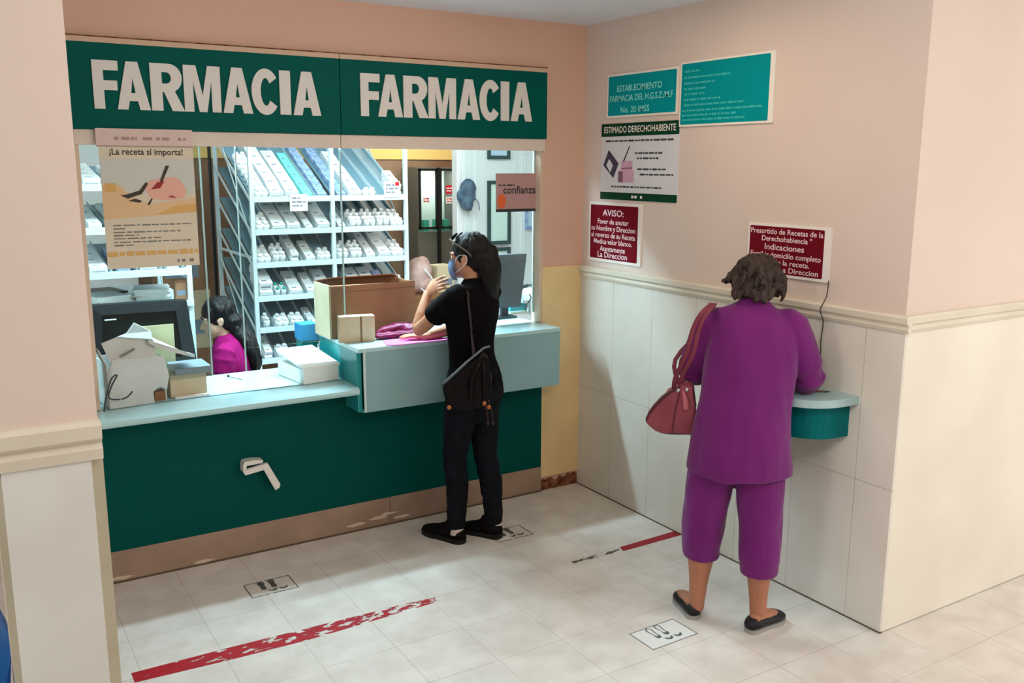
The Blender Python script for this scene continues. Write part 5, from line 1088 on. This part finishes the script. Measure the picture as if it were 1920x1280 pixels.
# refrigerator with glass doors far back, stickers
fr = thing('refrigerator', 'tall black glass-door refrigerator at the back of the pharmacy', 'refrigerator', (0.66, 3.1, 0))
bm = bmesh.new()
box(bm, (0.43, 3.0, 0.0), (0.86, 3.32, 1.36)); box(bm, (0.43, 3.0, 1.3605), (0.445, 3.32, 1.93)); box(bm, (0.845, 3.0, 1.3605), (0.86, 3.32, 1.93)); box(bm, (0.4455, 3.0, 1.905), (0.8445, 3.32, 1.93)); box(bm, (0.4455, 3.30, 1.3605), (0.8445, 3.32, 1.9045))
obj('cabinet', bm, mat('olive_grey_metal', (104, 102, 92), rough=0.5, var=0.1, vscale=3), fr)
obj('interior', bx((0.446, 3.285, 1.37), (0.844, 3.298, 1.90)), M_fridgein, fr)
for a, b, nm in ((0.436, 0.618, 'door'), (0.642, 0.854, 'door')):
    bm = bmesh.new(); z0, z1 = 1.385, 1.92
    for p, q in (((a, 2.975, z0), (a+0.016, 2.998, z1)), ((b-0.016, 2.975, z0), (b, 2.998, z1)), ((a, 2.975, z0), (b, 2.998, z0+0.02)), ((a, 2.975, z1-0.02), (b, 2.998, z1))): box(bm, p, q)
    d = obj(nm, bm, M_black, fr); obj('door_glass', bx((a+0.016, 2.984, z0+0.02), (b-0.016, 2.988, z1-0.02)), M_glass, d)
bm = bmesh.new(); box(bm, (0.62, 2.97, 0.05), (0.645, 2.999, 1.93)); obj('centre_bar', bm, M_black, fr)
for (x, z, w_, h_, m, lab) in ((0.50, 1.645, 0.07, 0.05, M_red, 'left'), (0.735, 1.735, 0.075, 0.075, M_red, 'upper'), (0.735, 1.64, 0.075, 0.06, M_red, 'lower')):
    bm = bmesh.new(); W = onback(2.974); slab(W, x-w_/2, z-h_/2, x+w_/2, z+h_/2, 0, 0.0015, bm); s_ = obj('sticker', bm, M_white if lab != 'upper' else M_red, fr)
    bm = bmesh.new(); bars(bm, W, [(x-w_/2+0.008, x+w_/2-0.008, z+0.012), (x-w_/2+0.008, x+w_/2-0.008, z-0.012)], 0.0017, 0.012, seed=int(z*100)); obj('sticker_print', bm, M_red if lab != 'upper' else M_white, s_)
for x, z in ((0.44, 1.40), (0.51, 1.40), (0.65, 1.40), (0.72, 1.40)):
    props(obj('storage_tub', bx((x-0.028, 3.1, 1.3605), (x+0.03, 3.2, z+0.06)), M_fgreen, loc=(x, 3.15, 1.3605)), 'small green tub inside the glass-door refrigerator', 'tub', 'green tubs in the refrigerator')
fr.location.x -= 0.05
# hat on the partition edge
t = thing('cap', 'blue-grey cloth cap hanging on the edge of the white partition', 'cap', (0.30, 1.96, 1.60))
bm = bmesh.new(); ell(bm, (0.30, 1.945, 1.73), V((0.075, 0, 0)), V((0, 0.035, 0)), V((0.01, 0, 0.115)), 18); ell(bm, (0.29, 1.935, 1.66), V((0.06, 0, 0)), V((0, 0.04, 0)), V((0, 0, 0.065)), 14); ell(bm, (0.25, 1.94, 1.71), V((0.05, 0, 0)), V((0, 0.03, 0)), V((0, 0, 0.06)), 12)
obj('crown', remesh(bm, 0.007, 3, folds(0.012, 18, 2.0, 0.6)), M_denim, t, smooth=True)
bm = bmesh.new(); tube(bm, [(0.355, 1.93, 1.70), (0.39, 1.93, 1.66), (0.40, 1.935, 1.60)], 0.004, n=6, k=3); obj('strap', bm, M_denim, t)
# frames on the partition
for (x0, x1, z0, z1, fm, im, lab) in ((0.505, 0.715, 2.0, 2.3, M_frame, M_bluesheet, 'small framed sheet at the very top of the white partition'), (0.505, 0.722, 1.318, 1.83, M_frame, M_mint, 'tall narrow framed sheet on the white partition beside the mauve glass sign'), (0.50, 0.722, 0.98, 1.292, M_frame, M_mint, 'lower framed sheet on the white partition, above the grey monitor'), (0.865, 1.0, 1.43, 1.66, M_boxb, M_bluesheet, 'pale blue framed sheet on the white door under the mauve glass sign')):
    t = thing('picture_frame', lab, 'frame', ((x0+x1)/2, 1.99, (z0+z1)/2)); W = onback(1.992)
    bm = bmesh.new(); b_ = 0.028
    for a in ((x0, z0, x1, z0+b_), (x0, z1-b_, x1, z1), (x0, z0+b_, x0+b_, z1-b_), (x1-b_, z0+b_, x1, z1-b_)): slab(W, *a, 0, 0.016, bm)
    obj('frame', bm, fm, t); obj('sheet', slab(W, x0+b_, z0+b_, x1-b_, z1-b_, 0, 0.006), im, t)
t = thing('door_knob', 'small black door knob on the white partition door', 'knob', (0.945, 1.97, 1.335))
bm = bmesh.new(); ell(bm, (0.945, 1.965, 1.335), V((0.018, 0, 0)), V((0, 0.018, 0)), V((0, 0, 0.02)), 14); obj('knob', bm, M_black, t, smooth=True)
bm = bmesh.new(); tube(bm, [(0.945, 1.975, 1.335), (0.945, 1.991, 1.335)], 0.01, n=10); obj('spindle', bm, M_steel, t)
# sack and box between shelf unit and refrigerator
st = thing('stool_table', 'low wooden side table behind the raised counter', 'table', (-0.17, 1.75, 0))
obj('table_top', bx((-0.36, 1.55, 0.98), (0.10, 1.95, 1.01)), M_brown, st)
for x, y in ((-0.34, 1.57), (0.08, 1.57), (-0.34, 1.93), (0.08, 1.93)): obj('leg', bx((x-0.018, y-0.018, 0), (x+0.018, y+0.018, 0.98)), M_brown, st)
bm = bmesh.new(); ell(bm, (-0.255, 1.70, 1.14), V((0.10, 0, 0)), V((0, 0.09, 0)), V((0.02, 0, 0.15)), 18); ell(bm, (-0.23, 1.69, 1.07), V((0.10, 0, 0)), V((0, 0.1, 0)), V((0, 0, 0.075)), 14)
t = thing('cloth_sack', 'pinkish grey cloth sack standing right of the tall shelf unit', 'sack', (-0.25, 1.70, 1.01))
obj('sack_body', remesh(bm, 0.008, 3, folds(0.014, 14, 2.0, 0.5)), mat('pinkish_cloth', (196, 168, 160), rough=0.85, rgb2=(150, 104, 90), vscale=7), t, smooth=True)
bm = bmesh.new(); tube(bm, [(-0.26, 1.60, 1.20), (-0.20, 1.585, 1.12), (-0.24, 1.585, 1.03), (-0.29, 1.595, 1.06)], 0.005, n=6, k=4); obj('drawstring', bm, M_white, t)
put(carton_mesh(0.15, 0.14, 0.2, M_card_l), 'carton', (-0.05, 1.66, 1.011), (0, 0, 0.1), 'pale tan carton behind the face of the woman in black', 'box', None)
# stacked cartons against the rear wall, seen through the gap left of the shelf unit
for i, (x, z, w_, h_, m) in enumerate(((-1.72, 0, 0.36, 0.55, M_card), (-1.70, 0.551, 0.34, 0.45, M_card_l), (-1.73, 1.002, 0.33, 0.4, M_card), (-1.71, 1.403, 0.32, 0.36, M_brown))):
    put(carton_mesh(w_, 0.3, h_, m), 'storage_carton', (x, 2.75, z), (0, 0, 0), '%s carton, %s of the stack at the rear left of the shelf unit' % (['brown', 'pale', 'tan', 'dark brown'][i], ['bottom', 'second', 'third', 'topmost'][i]), 'box', 'stacked storage cartons')
bm = bmesh.new(); tube(bm, [(-1.615, 2.2, 0.0), (-1.612, 2.2, 2.2)], 0.012, n=8); props(obj('black_pole', bm, M_black, loc=(-1.615, 2.2, 0)), 'thin black pole left of the tall shelf unit', 'pole')

# seated clerk
F3 = V((-0.90, 0.43, 0)).normalized(); R3 = V((F3.y, -F3.x, 0)); C3 = V((-1.865, 0.79, -0.015))
def P3(f, r, z): return C3+F3*f+R3*r+Z*z
w3 = thing('person', 'seated clerk with long dark hair and a magenta top behind the lower counter', 'person', (-1.9, 0.8, 0.42))
tor3 = [((0, 0, 0.44), 0.165, 0.12), ((-0.01, 0, 0.54), 0.165, 0.118), ((0.0, 0, 0.66), 0.135, 0.10), ((0.02, 0, 0.78), 0.145, 0.108), ((0.03, 0, 0.88), 0.155, 0.10), ((0.04, 0, 0.945), 0.14, 0.08), ((0.05, 0, 0.985), 0.07, 0.055)]
s3L, s3R = P3(0.035, -0.165, 0.925), P3(0.035, 0.165, 0.925); e3L, e3R = P3(0.06, -0.19, 0.70), P3(0.10, 0.20, 0.71); r3L, r3R = P3(0.27, -0.12, 0.76), P3(0.28, 0.12, 0.77)
FH3 = V((-0.95, 0.15, -0.25)).normalized(); RH3 = FH3.cross(Z).normalized(); UH3 = RH3.cross(FH3)
HC3 = P3(0.10, 0, 1.105)
bm = bmesh.new(); torso(bm, P3, tor3, R3); tube(bm, [P3(0.05, 0, 0.95), P3(0.065, 0, 1.01), HC3-UH3*0.05], [0.055, 0.045, 0.048], side=R3, n=12, k=2)
PH3 = head(bm, HC3, FH3, UH3, 0.95)
for sg_, s_, e, r_ in ((-1, s3L, e3L, r3L), (1, s3R, e3R, r3R)):
    tube(bm, [s_, (s_+e)/2, e, e*0.6+r_*0.4, r_], [0.044, 0.044, 0.036, 0.036, 0.023], side=Z, n=12, k=3)
    hand(bm, r_, F3-R3*0.3*sg_, V((0, 0, -1)), -R3*sg_, 0.25, 0.1, 0.9)
    kn = P3(0.42, 0.10*sg_, 0.46); an = P3(0.42, 0.10*sg_, 0.07)
    tube(bm, [P3(0.02, 0.085*sg_, 0.48), P3(0.22, 0.10*sg_, 0.48), kn], [0.09, 0.078, 0.055], side=R3, n=14, k=3); tube(bm, [kn, kn*0.6+an*0.4, an], [0.055, 0.05, 0.034], side=R3, n=12, k=3)
    tube(bm, [an-F3*0.04-Z*0.03, an+F3*0.06-Z*0.04, an+F3*0.16-Z*0.052], [(0.034, 0.035), (0.036, 0.026), (0.03, 0.016)], side=R3, n=10, k=2)
obj('body', remesh(bm, 0.005, 3), M_skin3, w3, smooth=True)
eyes(PH3, w3, RH3, FH3, UH3, 0.95)
bm = bmesh.new(); tube(bm, [P3(*r[0]) for r in tor3[:-1]]+[P3(0.048, 0, 0.978)], [(r[1]+0.014, r[2]+0.014) for r in tor3[:-1]]+[(0.105, 0.080)], side=R3, n=26, k=3)
for sg_, s_, e in ((-1, s3L, e3L), (1, s3R, e3R)): tube(bm, [s_-R3*sg_*0.05+Z*0.01, s_, s_*0.75+e*0.25, s_*0.55+e*0.45], [0.05, 0.060, 0.060, 0.058], side=Z, n=16, k=2)
obj('blouse', remesh(bm, 0.006, 3, folds(0.006, 12, 5.0, 0.6)), M_mag, w3, smooth=True)
bm = bmesh.new(); tube(bm, [P3(0, 0, 0.47), P3(0, 0, 0.56)], [(0.172, 0.13), (0.168, 0.125)], side=R3, n=20)
for sg_ in (-1, 1):
    kn = P3(0.42, 0.10*sg_, 0.46); an = P3(0.42, 0.10*sg_, 0.12); tube(bm, [P3(0.0, 0.085*sg_, 0.48), P3(0.22, 0.10*sg_, 0.48), kn, kn*0.5+an*0.5, an], [0.098, 0.086, 0.066, 0.062, 0.056], side=R3, n=14, k=3)
obj('trousers', remesh(bm, 0.007, 2), M_jean, w3, smooth=True)
def QH3(f, r, u): return HC3+FH3*f+RH3*r+UH3*u
bm = bmesh.new(); ell(bm, QH3(-0.018, 0, 0.03), FH3*0.100, RH3*0.085, UH3*0.094, 22); ell(bm, QH3(-0.05, 0, -0.02), FH3*0.065, RH3*0.08, UH3*0.08, 18)
for a, b in ((-0.045, 0.0), (0.0, -0.03), (0.04, 0.0), (0.066, 0.03)):
    s0 = QH3(-0.075+b, a, -0.03)
    tube(bm, [s0, s0-F3*0.015-Z*0.06, P3(-0.06+b*0.5, a*1.2, 0.97), P3(-0.09+b*0.3, a*1.3, 0.89), P3(-0.098, a*1.3+0.01, 0.82), P3(-0.095, a*1.2+0.015, 0.77)], [0.042, 0.040, 0.036, 0.033, 0.026, 0.010], side=R3, n=12, k=3)
obj('hair', remesh(bm, 0.006, 2, locks(0.006, 26, 6.0)), M_hairk, w3, smooth=True)
t = thing('stool', 'round grey stool under the seated clerk', 'stool', P3(0.08, 0, 0))
bm = bmesh.new(); lathe(bm, P3(0.08, 0, 0.33), [(0.17, 0), (0.185, 0.02), (0.18, 0.045), (0.10, 0.052)], 24); obj('seat', bm, M_dkgrey, t)
bm = bmesh.new(); lathe(bm, P3(0.08, 0, 0.02), [(0.025, 0), (0.025, 0.31)], 12); obj('pole', bm, M_steel, t)
bm = bmesh.new(); lathe(bm, P3(0.08, 0, 0), [(0.19, 0), (0.19, 0.012), (0.05, 0.022)], 24); obj('base', bm, M_steel, t)

# ------------------------------------------------------------------ blue waiting chairs past the wall end at the left
for i, (y, lab) in enumerate(((-1.40, 'blue plastic waiting chair just behind the wall end at the left, the farther one'), (-1.98, 'blue plastic waiting chair just behind the wall end at the left, the nearer one'))):
    t = thing('waiting_chair', lab, 'chair', (-3.45, y, 0), group='blue waiting chairs')
    bm = bmesh.new()
    rows = [(-3.638, 0.40), (-3.608, 0.43), (-3.428, 0.42), (-3.278, 0.44), (-3.233, 0.52), (-3.213, 0.66), (-3.200, 0.79)]
    G = [[bm.verts.new((x+0.02*abs(k/4-1)**2*(-1), y-0.21+0.42*k/8, z)) for k in range(9)] for x, z in [(q[0], q[1]) for q in cr([list(r) for r in rows], 3)]]
    for a, b in zip(G, G[1:]):
        for k in range(8): bm.faces.new((a[k], a[k+1], b[k+1], b[k]))
    bmesh.ops.solidify(bm, geom=bm.faces[:], thickness=0.008); obj('seat_shell', bm, M_bluechair, t, smooth=True)
    for yy in (-0.17, 0.17):
        bm = bmesh.new(); tube(bm, [(-3.578, y+yy, 0.0), (-3.548, y+yy, 0.40), (-3.278, y+yy, 0.41), (-3.203, y+yy, 0.0)], 0.012, n=8, k=3); obj('leg', bm, M_black, t, smooth=True)
    bm = bmesh.new(); box(bm, (-3.238, y-0.19, 0.48), (-3.223, y+0.19, 0.52)); obj('back_bar', bm, M_black, t)
